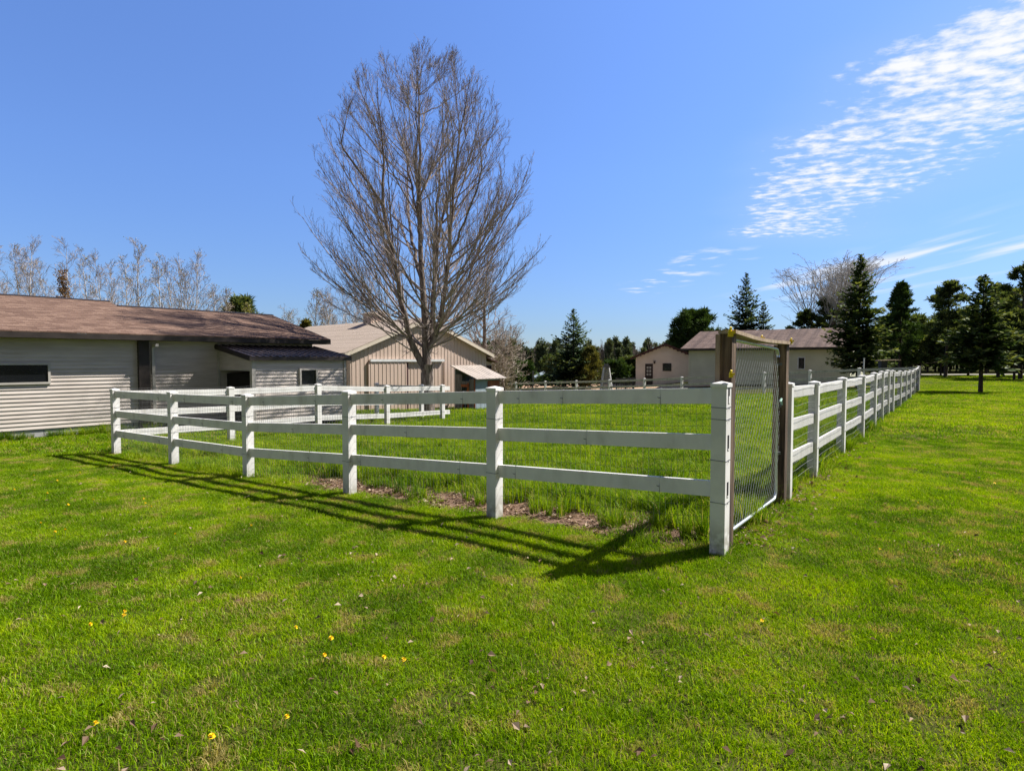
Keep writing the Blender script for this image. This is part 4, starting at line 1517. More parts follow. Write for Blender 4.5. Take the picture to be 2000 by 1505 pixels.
place_bare('bare_tree', 'bare brown trunked tree behind the right end of the tan barn', 943, 455, 37, 21, 3.4, .20, BARK, TWIG, stems=1, n1=38, n2=8, n3=5, ang=.85, low=.22, up=.12, tmin=.006)
place_bare('bare_tree', 'rounded bare tree behind the dark spruce at the long roof', 1615, 512, 80, 22, 11.5, .30, BARK, GRAYTWIG, level=.6, stems=9, n1=18, n2=8, n3=3, ang=.5, low=.2, up=.2, tmin=.014)
place_bare('bare_tree', 'leaning thin bare tree behind the coop and barn annex', 985, 640, 40, 23, 2.6, .09, BARK, BIRCHTWIG, stems=3, n1=20, n2=8, n3=4, ang=.9, low=.2, up=0, tmin=.007)
bg_ = 'birches behind the long shed'
BI = [(12, 452, 40, 1.9, 'white birch leaning at the left edge above the shed roof'), (62, 468, 42, 1.8, 'forked white birch left of the orange leaved tree'), (133, 474, 42, 2.2, 'tall bare birch rising behind the orange leaved tree'),
      (212, 492, 40, 1.7, 'thin pale birch above the step in the shed roof'), (268, 478, 42, 2.0, 'tallest pale birch just right of the roof step'), (312, 506, 42, 1.7, 'slim birch between the tallest birch and the twiggy one'),
      (372, 505, 41, 2.3, 'broad twiggy birch above the middle of the right shed roof'), (446, 548, 40, 1.2, 'small white birch in front of the dark round pine'), (612, 566, 46, 2.0, 'pale birch above the right end of the shed roof'),
      (655, 575, 47, 2.3, 'bushy pale birch left of the barn cupola'), (722, 520, 46, 2.4, 'slender birch rising behind the barn cupola')]
BI += [(30, 462, 46, 2.4, 'birch just right of the leaning one at the left edge'), (95, 485, 47, 2.4, 'birch crowded behind the forked one'), (160, 500, 45, 2.2, 'short birch right of the tallest bare one'), (240, 500, 47, 2.3, 'twiggy birch behind the roof step'),
       (345, 525, 46, 2.4, 'low dense birch behind the broad twiggy one'), (410, 560, 46, 2.0, 'low birch between the broad twiggy one and the dark round pine'), (560, 600, 50, 2.4, 'low pale birch above the shed roof corner'), (690, 560, 50, 2.6, 'twiggy birch between the bushy one and the cupola')]
for i, (px, ty, Yd, sp_, lb) in enumerate(BI):
    place_bare('birch_tree', lb, px, ty, Yd, 40 + i, sp_ * 1.25, .105, BIRCH, BIRCHTWIG, bg_, BUD, stems=1 if i % 3 else 2, n1=32, n2=6, n3=4, ang=.66, low=.2, up=.20, tmin=.0065, leaf=(0 if i < 4 else 420), leafspread=1.3)
place_bare('leafy_tree', 'small tree with orange brown leaves among the left birches', 122, 532, 39, 61, 1.3, .08, BIRCH, BIRCHTWIG, None, OLDLEAF, n1=24, n2=6, n3=4, ang=.6, low=.3, tmin=.007, leaf=2600, leafspread=2.0)
place_bare('leafy_tree', 'yellow green budding tree beside the dark round pine behind the shed', 488, 588, 39, 62, 1.2, .08, BARK, BIRCHTWIG, None, BUD, n1=24, n2=6, n3=4, ang=.6, low=.3, tmin=.007, leaf=2600, leafspread=2.2)

# ------------------------------------------------------------------ conifers


def spruce_meshes(seed, H, R, z0, whorls=30, per=8, dens=9, spray=1.0, power=.8, droop=.15, top_bare=.0):
    rng = np.random.default_rng(seed)
    tr, fo = MB(), MB()
    tr.tube([(0, 0, -.3), (0, 0, .1), (0, 0, H * .5), (0, 0, H)], [H * .021, H * .018, H * .010, H * .002], 8)
    C, U, Wd, TN = [], [], [], []
    BR, BRr = [], []
    for i in range(whorls):
        f = (i + rng.random() * .5) / whorls
        h = z0 + (H - z0) * f ** .92
        rel = (h - z0) / (H - z0)
        Lw = R * max(.03, (1 - rel)) ** power * (.82 + .36 * rng.random())
        if rel < .12:
            Lw *= .8 + rel * 1.6
        nb = max(4, int(per * (1 - .35 * rel)))
        a0 = rng.random() * 2 * PI
        for j in range(nb):
            a = a0 + (j + rng.normal() * .25) * 2 * PI / nb
            L = Lw * (.7 + .5 * rng.random())
            el = -droop + 1.0 * rel ** 2 + rng.normal() * .08
            d = np.array([math.cos(a), math.sin(a), 0])
            ss = np.linspace(0, 1, 6)
            q = np.array([0, 0, h + rng.normal() * .06]) + d[None] * (ss * L * math.cos(el))[:, None]
            q[:, 2] += ss * L * math.sin(el) + .16 * L * ss ** 2.2
            BR.append(q)
            BRr.append(.012 * (1 - .8 * ss) * (L / R + .3))
            nd = max(3, int(dens * (L / R + .25)))
            sp_ = (np.arange(nd) + rng.random(nd)) / nd * .92 + .08
            pos_ = np.stack([np.interp(sp_, ss, q[:, k]) for k in range(3)], -1)
            for side in (-1, 1, 0):
                n_ = nd
                ang_ = a + side * (.85 + rng.normal(size=n_) * .25)
                ln = ((.34 * L * (1 - sp_ * .75)) + .10) * (.7 + .6 * rng.random(n_)) * spray
                if side == 0:
                    ln = ln * .7
                uz = rng.normal(size=n_) * .22 + (.0 if side else -.45) + .5 * rel
                u_ = np.stack([np.cos(ang_), np.sin(ang_), uz], -1) * ln[:, None]
                wd = np.cross(u_, np.stack([rng.normal(size=n_) * .5, rng.normal(size=n_) * .5, np.ones(n_)], -1))
                wd /= np.linalg.norm(wd, axis=1, keepdims=True) + 1e-6
                C.append(pos_ + rng.normal(size=(n_, 3)) * .02)
                U.append(u_)
                Wd.append(wd * (.05 + .16 * ln)[:, None] * .8)
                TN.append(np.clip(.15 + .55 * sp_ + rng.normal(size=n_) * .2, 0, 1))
    # leader shoots
    n_ = 14
    C.append(np.tile([0, 0, H * .955], (n_, 1)) + rng.normal(size=(n_, 3)) * (.02, .02, .12))
    a = rng.random(n_) * 2 * PI
    U.append(np.stack([np.cos(a) * .14, np.sin(a) * .14, .25 + rng.random(n_) * .25], -1) * H * .09)
    Wd.append(np.stack([-np.sin(a), np.cos(a), 0 * a], -1) * .018)
    TN.append(rng.random(n_))
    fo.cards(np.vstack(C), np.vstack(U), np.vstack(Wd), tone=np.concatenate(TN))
    tr.tubes(np.array(BR), np.array(BRr), 3, cap=False)
    return tr, fo


def place_spruce(label, px, topy, Yd, R, z0, seed, mat=SPRUCE, name='spruce_tree', group=None, gz=None, **kw):
    tp = at(px, topy, Yd)
    zz = g1(tp.x, Yd) if gz is None else gz
    tr, fo = spruce_meshes(seed, tp.z - zz, R, z0, **kw)
    r_ = thing(name, label, 'tree', (tp.x, Yd, zz), group)
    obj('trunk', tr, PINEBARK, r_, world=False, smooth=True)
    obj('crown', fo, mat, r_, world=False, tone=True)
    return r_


def tufts(fo, C, rad, n, ln, wdt, rng, tone0=.4):
    """needle tufts: n narrow blades radiating in each clump centre"""
    k = len(C)
    d = rng.normal(size=(k, n, 3))
    d /= np.linalg.norm(d, axis=2, keepdims=True)
    d[..., 2] = d[..., 2] * .75 + .25
    c = C[:, None] + d * rad[:, None, None] * rng.random((k, n, 1)) ** .6 * .75
    u_ = d * (ln * (.6 + .7 * rng.random((k, n, 1)))) + rng.normal(size=(k, n, 3)) * ln * .25
    wd = np.cross(u_, rng.normal(size=(k, n, 3)))
    wd /= np.linalg.norm(wd, axis=2, keepdims=True) + 1e-6
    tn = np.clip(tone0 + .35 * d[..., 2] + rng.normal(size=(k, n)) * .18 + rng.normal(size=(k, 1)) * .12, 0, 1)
    fo.cards(c.reshape(-1, 3), u_.reshape(-1, 3), wd.reshape(-1, 3) * wdt, tone=tn.ravel())


def pine_meshes(seed, H, R, z0, nb=60, ntuft=6, needles=40, clump=.4, ln=.32, wdt=.035, shape='open', lean=0.0):
    rng = np.random.default_rng(seed)
    tr, fo = MB(), MB()
    tp_ = resample([(0, 0, -.3), (lean * .2, 0, H * .3), (lean * .5 + rng.normal() * .1, rng.normal() * .1, H * .65), (lean, 0, H * .97)], 12)
    tr.tube(tp_, H * .017 * (1.1 - np.linspace(0, 1, 12)), 8)
    C, rd = [], []
    BR, BRr = [], []
    for i in range(nb):
        rel = ((i + rng.random()) / nb) ** .9
        h = z0 + (H * .97 - z0) * rel
        if shape == 'open':
            Lw = R * (1 - rel) ** .45 * (.35 + .85 * rng.random()) + .1
        elif shape == 'round':
            Lw = R * math.sqrt(max(.02, 1 - (2 * rel * .98 - .75) ** 2 / 1.6)) * (.65 + .45 * rng.random())
        else:
            Lw = R * (1 - rel) ** .8 * (.55 + .65 * rng.random()) + .12
        a = rng.random() * 2 * PI
        el = .05 + .55 * rel + rng.normal() * .12
        d = np.array([math.cos(a) * math.cos(el), math.sin(a) * math.cos(el), math.sin(el)])
        o_ = np.array([np.interp(h, tp_[:, 2], tp_[:, k]) for k in range(3)])
        ss = np.linspace(0, 1, 5)
        q = o_ + d[None] * (ss * Lw)[:, None]
        q[:, 2] += .15 * Lw * ss ** 2
        BR.append(q)
        BRr.append((.02 + .01 * Lw) * (1 - .8 * ss))
        for k in range(ntuft):
            s_ = 1 - .75 * (k / ntuft) * rng.random() - .02
            pos_ = np.array([np.interp(s_, ss, q[:, j]) for j in range(3)]) + rng.normal(size=3) * clump * .55 * (1.1 - .7 * rel) * np.array((1, 1, .55))
            C.append(pos_)
            rd.append(clump * (.6 + .6 * rng.random()) * (1.1 - .6 * rel))
    C.append(tp_[-1])
    rd.append(clump * .4)
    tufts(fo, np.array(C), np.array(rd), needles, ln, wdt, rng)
    tr.tubes(np.array(BR), np.array(BRr), 4, cap=False)
    return tr, fo


def place_pine(label, px, topy, Yd, R, z0, seed, mat=PINE, group=None, gz=None, name='pine_tree', **kw):
    tp = at(px, topy, Yd)
    zz = g1(tp.x, Yd) if gz is None else gz
    tr, fo = pine_meshes(seed, tp.z - zz, R, z0, **kw)
    r_ = thing(name, label, 'tree', (tp.x, Yd, zz), group)
    obj('trunk', tr, PINEBARK, r_, world=False, smooth=True)
    obj('crown', fo, mat, r_, world=False, tone=True)
    return r_


place_spruce('pointed spruce with bare tip standing alone beyond the far fence', 1120, 603, 62, 3.7, .35, 3, SPRUCE2, whorls=30, per=8, dens=10, droop=.22, power=.85)
place_pine('bronze green bushy conifer growing against the right of the lone spruce', 1153, 680, 60.5, 1.55, .2, 4, RUSTY, shape='cone', nb=70, ntuft=5, needles=36, clump=.32, ln=.28, wdt=.035)
place_spruce('dense spruce rising behind the ridge of the long house roof', 1458, 533, 72, 3.7, .8, 5, SPRUCE2, whorls=32, per=9, dens=11, droop=.05)
place_spruce('smaller spruce against the right side of the dense one behind the roof', 1492, 590, 71, 2.5, .8, 55, SPRUCE, whorls=24, per=9, dens=10, droop=.05)
place_spruce('tall dark columnar spruce standing before the right end of the house', 1681, 499, 40, 2.35, 1.25, 6, SPRUCE, whorls=40, per=9, dens=10, droop=.14, power=.80)
place_spruce('broad low spruce on a bare trunk in the right lawn', 1922, 541, 31, 1.85, 1.35, 7, SPRUCE, whorls=24, per=8, dens=9, droop=.14, power=.66, spray=1.1)
place_pine('round topped dense pine behind the left end of the long roof', 1358, 617, 75, 3.0, 1.2, 8, PINE2, shape='round', nb=110, ntuft=7, needles=46, clump=.5, ln=.42, wdt=.05)
place_pine('dark round pine behind the right shed roof', 472, 588, 44, 1.4, 1.5, 9, PINE, shape='round', nb=60, ntuft=6, needles=40, clump=.4, ln=.34)
place_pine('small bronze topped conifer peeking over the shed roof end', 598, 626, 44, .8, .8, 10, RUSTY, shape='cone', nb=40, ntuft=5, needles=36, clump=.3, ln=.25)
pg = 'pines along the far edge of the right lawn'
PT = [(1762, 552, 64, 2.5, 2.0, 'cone', 'PINE2', 'full green pine right of the columnar spruce'),
      (1612, 585, 78, 2.4, 3.0, 'open', 'PINE', 'small dark pine in front of the rounded bare tree'),
      (1572, 610, 80, 2.2, 3.0, 'open', 'PINE', 'low dark pine just above the middle of the long roof'),
      (1852, 553, 58, 2.4, 3.2, 'open', 'PINE', 'gappy dark pine left of the lawn spruce'),
      (1800, 640, 66, 2.6, 1.0, 'cone', 'PINE2', 'short sunlit pine between the full pine and the gappy one'),
      (1955, 560, 56, 2.6, 3.0, 'open', 'PINE', 'dark pine just right of the lawn spruce'),
      (2000, 520, 52, 3.0, 2.2, 'open', 'PINE', 'tallest pine at the right edge of the photo'),
      (1895, 600, 62, 2.6, 1.6, 'cone', 'PINE', 'dense pine hidden behind the lawn spruce'),
      (1840, 640, 62, 2.3, 1.4, 'cone', 'PINE', 'low pine below the gappy dark pine'),
      (1985, 610, 50, 2.4, 1.2, 'cone', 'PINE', 'short spreading pine under the tallest one'),
      (1930, 620, 72, 3.0, 1.6, 'cone', 'PINE', 'pine deep behind the lawn spruce trunk'),
      (1735, 620, 70, 2.4, 1.2, 'cone', 'PINE', 'dark pine behind the columnar spruce'),
      (2045, 560, 58, 3.0, 1.4, 'cone', 'PINE', 'pine past the right edge of the photo'),
      (1870, 650, 80, 3.2, 1.2, 'cone', 'PINE', 'farthest low pine left of the lawn spruce'),
      (1780, 660, 82, 3.0, 1.2, 'cone', 'PINE', 'farthest low pine behind the fence corner')]
for i, (px, ty, Yd, R_, z0, shp, mt, lb) in enumerate(PT):
    place_pine(lb, px, ty, Yd, R_, z0, 100 + i, PINE2 if mt == 'PINE2' else PINE, pg, shape=shp, nb=34 if shp == 'open' else 105, ntuft=8 if shp == 'open' else 5, needles=40, clump=.34, ln=.32, wdt=.045)

# bushes among the far side
bg2 = 'green shrubs beyond the far fence'
BU = [(990, 708, 58, 1.4, PINE2, 'round green shrub right of the coop roof'), (1018, 715, 62, 1.5, PINE2, 'yellowish green shrub behind the orange feeder'), (1066, 742, 70, .5, PINE2, 'tiny shrub in front of the blue gray cabin'),
      (1205, 712, 72, 1.6, PINE2, 'bright shrub just right of the gray tower'), (1228, 705, 74, 1.6, PINE, 'dark shrub left of the deck railing'), (1085, 700, 78, 1.8, PINE, 'dark shrub behind the blue gray cabin roof')]
for i, (px, ty, Yd, R_, mt, lb) in enumerate(BU):
    place_pine(lb, px, ty, Yd, R_, .1, 140 + i, mt, bg2, name='green_shrub', shape='round', nb=60, ntuft=5, needles=30, clump=.35, ln=.32, wdt=.05)
rngb = np.random.default_rng(9)
tp = at(966, 700, 42)
tr, cr_, lv = bare_tree(77, tp.z - g1(tp.x, 42), 1.7, .05, stems=6, n1=26, n2=7, n3=4, ang=.6, low=.1, up=.1, tmin=.007)
r_ = thing('bare_bush', 'tan twiggy bush growing against the barn annex', 'bush', (tp.x, 42, g1(tp.x, 42)))
obj('stem', tr, BIRCH, r_, world=False)
obj('crown', cr_, material('tan_twigs', [(.26, .21, .13), (.38, .31, .2)], 3, .9), r_, world=False)

# the wood far behind, one mass
rw = np.random.default_rng(5)
wd_, wt = MB(), MB()
Cs, rads = [], []
VP, VR = [], []
for i in range(820):
    Yd = rw.uniform(118, 175)
    x = (rw.uniform(-.16, .36) if i % 2 else rw.uniform(-1.05, 1.0)) * Yd
    z0 = g1(x, Yd)
    hfac = 1.0
    if x / Yd < -.12:
        hfac = .75
    if rw.random() < .6:
        H = rw.uniform(4.0, 7.2) * hfac
        R_ = H * rw.uniform(.16, .26)
        nq = 60
        rel = rw.random(nq) ** .8
        a = rw.random(nq) * 2 * PI
        rr_ = R_ * (1 - rel) ** .95 * (.3 + .75 * rw.random(nq))
        Cs.append(np.stack([x + np.cos(a) * rr_, Yd + np.sin(a) * rr_, z0 + .3 + (H - .4) * rel], -1))
        rads.append(np.full(nq, .55))
        VP.append([(x, Yd, z0), (x, Yd, z0 + H * .5), (x, Yd, z0 + H * 1.02)])
        VR.append([.14, .09, .02])
    else:
        H = rw.uniform(4.2, 7.0) * hfac
        for j in range(26):
            a = rw.random() * 2 * PI
            s_ = H * .17 * rw.random()
            b0 = np.array([x, Yd, z0 + H * rw.uniform(.1, .55)])
            e_ = np.array([x + math.cos(a) * s_, Yd + math.sin(a) * s_, min(z0 + H, b0[2] + H * rw.uniform(.25, .5))])
            VP.append([b0, (b0 + e_) / 2 + rw.normal(size=3) * .15, e_])
            VR.append([.05, .035, .02])
        VP.append([(x, Yd, z0), (x, Yd, z0 + H * .5), (x + .1, Yd, z0 + H * .95)])
        VR.append([.14, .09, .02])
tufts(wd_, np.vstack(Cs), np.concatenate(rads) * .75, 13, .5, .12, rw)
wd_.tubes(np.array(VP), np.array(VR), 4, m=1, cap=False)
tag(obj('far_off_wood', wd_, [WOOD, WOODTWIG], tone=True), 'mixed wood of conifers and bare trees along the horizon', 'wood', kind='stuff')

rw = np.random.default_rng(15)
gw = MB()
Cs, rads, VP, VR = [], [], [], []
for i in range(150):
    Yd = rw.uniform(74, 112)
    x = rw.uniform(.60, 1.06) * Yd
    z0 = g1(x, Yd)
    H = rw.uniform(5.0, 8.5)
    R_ = rw.uniform(1.1, 1.9)
    nq = 70
    rel = rw.random(nq) ** .9
    a = rw.random(nq) * 2 * PI
    rr_ = R_ * (1 - rel) ** .7 * (.4 + .65 * rw.random(nq))
    Cs.append(np.stack([x + np.cos(a) * rr_, Yd + np.sin(a) * rr_, z0 + .9 + (H - 1.0) * rel], -1))
    rads.append(np.full(nq, .55))
    VP.append([(x, Yd, z0), (x, Yd, z0 + H * .5), (x, Yd, z0 + H)])
    VR.append([.13, .09, .02])
tufts(gw, np.vstack(Cs), np.concatenate(rads), 14, .6, .10, rw)
gw.tubes(np.array(VP), np.array(VR), 5, m=1, cap=False)
tag(obj('pine_wood', gw, [PINE, PINEBARK], tone=True), 'dense dark pine wood closing the lawn beyond the pale road', 'wood', kind='stuff')

# ------------------------------------------------------------------ small things in the grass
rl = np.random.default_rng(8)
lb_ = MB()


def leaf_cards(mb_, x, y, size, lift, rng):
    n_ = len(x)
    z = G(x, y) + lift
    a = rng.random(n_) * 2 * PI
    ln = size * (.6 + .8 * rng.random(n_))
    tilt = rng.normal(size=n_) * .28
    u_ = np.stack([np.cos(a) * ln, np.sin(a) * ln, tilt * ln], -1)
    wv_ = np.stack([-np.sin(a), np.cos(a), rng.normal(size=n_) * .5], -1) * (ln * rng.uniform(.14, .34, n_))[:, None]
    c = np.stack([x, y, z], -1)
    up_ = np.array([0, 0, 1.0]) * (ln * .22)[:, None]
    V = np.stack([c, c + u_ * .4 + wv_ + up_, c + u_ * 1.0, c + u_ * .4 - wv_ + up_ * .9, c + u_ * .45 + up_ * .1], 1).reshape(-1, 3)
    b_ = np.arange(n_)[:, None] * 5
    T = np.concatenate([b_ + np.array([[0, 4, 1]]), b_ + np.array([[1, 4, 2]]), b_ + np.array([[2, 4, 3]]), b_ + np.array([[3, 4, 0]])], 0)
    mb_.add(V, tris=T, tone=np.repeat(rng.random(n_), 5))


n_ = 5200
a = rl.uniform(.1, 9, n_) ** 1.0
b_ = rl.uniform(-.1, 1.1, n_)
x = P1[0] + FD[0] * a + RD[0] * b_
y = P1[1] + FD[1] * a + RD[1] * b_
k = rl.random(n_) < litter_mask(x, y)
leaf_cards(lb_, x[k], y[k], .045, .012, rl)
n_ = 600
a = rl.normal(size=n_) * .18 - .05
b_ = .3 + 8 * rl.random(n_) ** 1.6
leaf_cards(lb_, P1[0] + FD[0] * a + RD[0] * b_, P1[1] + FD[1] * a + RD[1] * b_, .05, .02, rl)
n_ = 760
y = 2.2 + rl.random(n_) ** 1.3 * 9
x = rl.uniform(-1, 1, n_) * y
k = ~inside_mask(x, y)
cl = G(x, y)
leaf_cards(lb_, x[k], y[k], .036, .036, rl)
for cxx, cyy in ((740, 1138), (1820, 1085), (700, 1080), (1290, 1300), (1040, 1370), (600, 1090), (1600, 1400)):
    py_ = cyy
    Yd = EYE * F / (py_ - 703)
    n_ = 22
    leaf_cards(lb_, (cxx - 1000) / F * Yd + rl.normal(size=n_) * .14, Yd + rl.normal(size=n_) * .14, .03, .03, rl)
LEAFM = leaf_material('fallen_leaf', (.075, .042, .026), (.22, .14, .09), (.50, .39, .29), .15, 9)
tag(obj('fallen_leaves', lb_, LEAFM, tone=True), 'dry brown leaves scattered along the fence and over the lawn', 'leaves', kind='stuff')

DY = material('dandelion_yellow', [(.80, .52, .0), (.92, .68, .01)], 60, .7)
STEM = material('dandelion_stem', [(.10, .18, .03), (.14, .22, .04)], 30, .7)
dm = MB()
for ring, (n_, r_, z) in enumerate(((22, .020, .0), (18, .016, .004), (12, .011, .007), (8, .006, .009))):
    for i in range(n_):
        a = 2 * PI * (i + .3 * ring) / n_
        d = np.array([math.cos(a), math.sin(a), .12 + .35 * ring])
        dm.cards(np.array([[0, 0, z]]), (d * r_)[None], np.array([[-math.sin(a) * .0045, math.cos(a) * .0045, 0]]))
sm_ = [(0, 0, -.075), (.004, 0, -.03), (0, 0, 0)]
dm.tube(sm_, .002, 5, m=1)
dm.tube([(0, 0, -.008), (0, 0, .001)], [.002, .007], 6, m=1)
DMESH = dm.mesh('dandelion', [DY, STEM])
DPX = [(162, 1228), (168, 1430), (550, 1417), (398, 1457), (462, 1135), (745, 1294), (785, 1300), (627, 1290), (232, 1202), (230, 1210), (485, 1030), (335, 1047), (98, 1042), (118, 1038), (70, 1025), (235, 1062), (290, 992), (278, 985),
       (85, 965), (125, 988), (175, 978), (1728, 1077), (640, 1256), (570, 1235), (190, 940), (60, 930), (150, 925), (40, 905), (1497, 1221), (275, 976), (20, 958), (105, 940), (1950, 945), (1800, 985), (215, 915)]
dr = random.Random(2)
for i, (px, py_) in enumerate(DPX):
    Yd = EYE * F / (py_ - 703)
    for _ in range(6):
        z = g1((px - 1000) / F * Yd, Yd) + .07
        Yd = (EYE - z) * F / (py_ - 703)
    o = bpy.data.objects.new('dandelion', DMESH)
    COL.objects.link(o)
    o.location = ((px - 1000) / F * Yd, Yd, g1((px - 1000) / F * Yd, Yd) + .07)
    o.rotation_euler = (dr.uniform(-.35, .35), dr.uniform(-.35, .35), dr.uniform(0, 6.2))
    s_ = dr.uniform(.6, .9)
    o.scale = (s_, s_, 1)
    tag(o, 'small yellow dandelion in bloom on the mown lawn', 'dandelion', 'dandelions on the lawn')

# ------------------------------------------------------------------ grass
HID = bpy.data.collections.new('grass_blades')


def grass_patch(name, n_, size, h0, h1, wdt, lean, seed, mat, segs=2, clump=None):
    rng = np.random.default_rng(seed)
    if clump:
        c = (rng.random((clump, 2)) - .5) * size
        xy = c[rng.integers(0, clump, n_)] + rng.normal(size=(n_, 2)) * size * .07
    else:
        xy = (rng.random((n_, 2)) - .5) * size
    a = rng.random(n_) * 2 * PI
    h = h0 + (h1 - h0) * rng.random(n_) ** 1.4
    ld = rng.random(n_) * 2 * PI
    ll = lean * (.3 + rng.random(n_)) * h
    o_ = np.stack([xy[:, 0], xy[:, 1], np.full(n_, -.006)], -1)
    l3 = np.stack([np.cos(ld) * ll, np.sin(ld) * ll, 0 * ll], -1)
    u3 = np.stack([0 * h, 0 * h, h], -1)
    wv_ = np.stack([np.cos(a), np.sin(a), 0 * a], -1) * (wdt * (.7 + .6 * rng.random(n_)))[:, None]
    m1 = o_ + u3 * .6 + l3 * .35
    tip = o_ + u3 * (1 - .25 * lean) + l3
    V = np.stack([o_ - wv_, o_ + wv_, m1 + wv_ * .8, m1 - wv_ * .8, tip], 1).reshape(-1, 3)
    b_ = np.arange(n_)[:, None] * 5
    g = MB()
    g.add(V, quads=b_ + np.array([[0, 1, 2, 3]]), tris=b_ + np.array([[3, 2, 4]]), tone=np.repeat(rng.random(n_), 5))
    me = g.mesh(name, mat, True, True)
    o = bpy.data.objects.new(name, me)
    HID_CUR.objects.link(o)


def grass_material(name, greens, straw, straw_amt, patch_lo, patch_hi):
    m = bpy.data.materials.new(name)
    m.use_nodes = True
    t = NT(m.node_tree)
    pos = t.node('ShaderNodeNewGeometry').outputs['Position']
    tone = t.node('ShaderNodeAttribute', attribute_name='tone').outputs['Fac']
    n1 = t.noise(pos, 1.7, 4)
    n2 = t.noise(pos, 0.28, 3)
    n3 = t.noise(pos, 3.4, 4)
    f = t.math('ADD', t.math('MULTIPLY', tone, .55), t.math('ADD', t.math('MULTIPLY', t.math('SUBTRACT', n1, .5), 1.5), t.math('ADD', t.math('MULTIPLY', t.math('SUBTRACT', n2, .5), 1.2), .22)))
    r = t.node('ShaderNodeValToRGB', {0: f})
    e = r.color_ramp.elements
    e[0].position, e[1].position = .1, .9
    e[0].color, e[1].color = (*greens[0], 1), (*greens[2], 1)
    k = e.new(.5)
    k.color = (*greens[1], 1)
    dry = t.math('ADD', t.step(n3, patch_lo, patch_hi), t.math('MULTIPLY', t.step(t.noise(pos, 0.9, 3), .52, .72), .4))
    dry = t.math('MULTIPLY', dry, straw_amt)
    # a share of dead blades everywhere, more of them in dry spots
    rnd = t.math('FRACT', t.math('MULTIPLY', tone, 17.31))
    isdry = t.math('LESS_THAN', rnd, t.math('ADD', dry, .045))
    c = t.mix(isdry, r.outputs[0], straw)
    d = t.node('ShaderNodeBsdfDiffuse', {0: c})
    tr = t.node('ShaderNodeBsdfTranslucent', {0: t.mix(1.0, c, (1.15, 1.15, .55), 'MULTIPLY')})
    gl = t.node('ShaderNodeBsdfGlossy', {0: (.8, .85, .7, 1), 1: .42})
    mx = t.node('ShaderNodeMixShader', {0: .42, 1: d.outputs[0], 2: tr.outputs[0]})
    mx2 = t.node('ShaderNodeMixShader', {0: .007, 1: mx.outputs[0], 2: gl.outputs[0]})
    t.node('ShaderNodeOutputMaterial', {0: mx2.outputs[0]})
    return m


LAWN = grass_material('lawn_grass_blades', ((.075, .160, .002), (.200, .345, .003), (.42, .52, .004)), (.40, .33, .11), .75, .53, .68)
PADD = grass_material('paddock_grass_blades', ((.064, .145, .005), (.170, .285, .008), (.335, .425, .012)), (.44, .37, .13), .24, .58, .76)


def scatter(name, pts, rotz, scl, idx, coll, label, cat):
    me = bpy.data.meshes.new(name)
    n_ = len(pts)
    me.vertices.add(n_)
    me.vertices.foreach_set('co', pts.astype(np.float32).ravel())
    for nm, tp_, dat in (('rot', 'FLOAT_VECTOR', np.stack([0 * rotz, 0 * rotz, rotz], -1)), ('scl', 'FLOAT_VECTOR', scl), ('idx', 'INT', idx)):
        at_ = me.attributes.new(nm, tp_, 'POINT')
        at_.data.foreach_set('vector' if tp_ == 'FLOAT_VECTOR' else 'value', dat.astype(np.int32 if tp_ == 'INT' else np.float32).ravel())
    o = bpy.data.objects.new(name, me)
    COL.objects.link(o)
    ng = bpy.data.node_groups.new(name, 'GeometryNodeTree')
    ng.interface.new_socket(name='Geometry', in_out='INPUT', socket_type='NodeSocketGeometry')
    ng.interface.new_socket(name='Geometry', in_out='OUTPUT', socket_type='NodeSocketGeometry')
    N = ng.nodes
    gi, go = N.new('NodeGroupInput'), N.new('NodeGroupOutput')
    ci = N.new('GeometryNodeCollectionInfo')
    ci.inputs['Collection'].default_value = coll
    ci.inputs['Separate Children'].default_value = True
    ci.inputs['Reset Children'].default_value = True
    ip = N.new('GeometryNodeInstanceOnPoints')
    ip.inputs['Pick Instance'].default_value = True

    def na(nm, ty):
        q = N.new('GeometryNodeInputNamedAttribute')
        q.data_type = ty
        q.inputs[0].default_value = nm
        return q.outputs[0]
    L_ = ng.links
    L_.new(gi.outputs[0], ip.inputs['Points'])
    L_.new(ci.outputs[0], ip.inputs['Instance'])
    L_.new(na('idx', 'INT'), ip.inputs['Instance Index'])
    e2r = N.new('FunctionNodeEulerToRotation')
    L_.new(na('rot', 'FLOAT_VECTOR'), e2r.inputs[0])
    L_.new(e2r.outputs[0], ip.inputs['Rotation'])
    L_.new(na('scl', 'FLOAT_VECTOR'), ip.inputs['Scale'])
    L_.new(ip.outputs[0], go.inputs[0])
    md = o.modifiers.new('scatter', 'NODES')
    md.node_group = ng
    return tag(o, label, cat, kind='stuff')


def poly_mask(x, y, o, u, L, v, D):
    dx, dy_ = x - o[0], y - o[1]
    a, b_ = dx * u[0] + dy_ * u[1], dx * v[0] + dy_ * v[1]
    return (a > 0) & (a < L) & (b_ > 0) & (b_ < D)


def keep_out(x, y):
    k = poly_mask(x, y, W0 - du * 14 - nn_ * .1, du, 20.2, -nn_, 9)
    k |= poly_mask(x, y, L0, du, lw, nn_, ld + .05)
    k |= poly_mask(x, y, B0, bu, BW, -bn, BL)
    k |= poly_mask(x, y, C0, RD, 1.8, FD, 1.2)
    k |= (y > 66) & (x > 25)
    return k


rgs = np.random.default_rng(77)


def grid(x0, x1, y0, y1, st_):
    xs_, ys_ = np.arange(x0, x1, st_), np.arange(y0, y1, st_)
    x, y = [q.ravel() for q in np.meshgrid(xs_, ys_)]
    x = x + rgs.uniform(-.32, .32, len(x)) * st_
    y = y + rgs.uniform(-.32, .32, len(y)) * st_
    return x, y


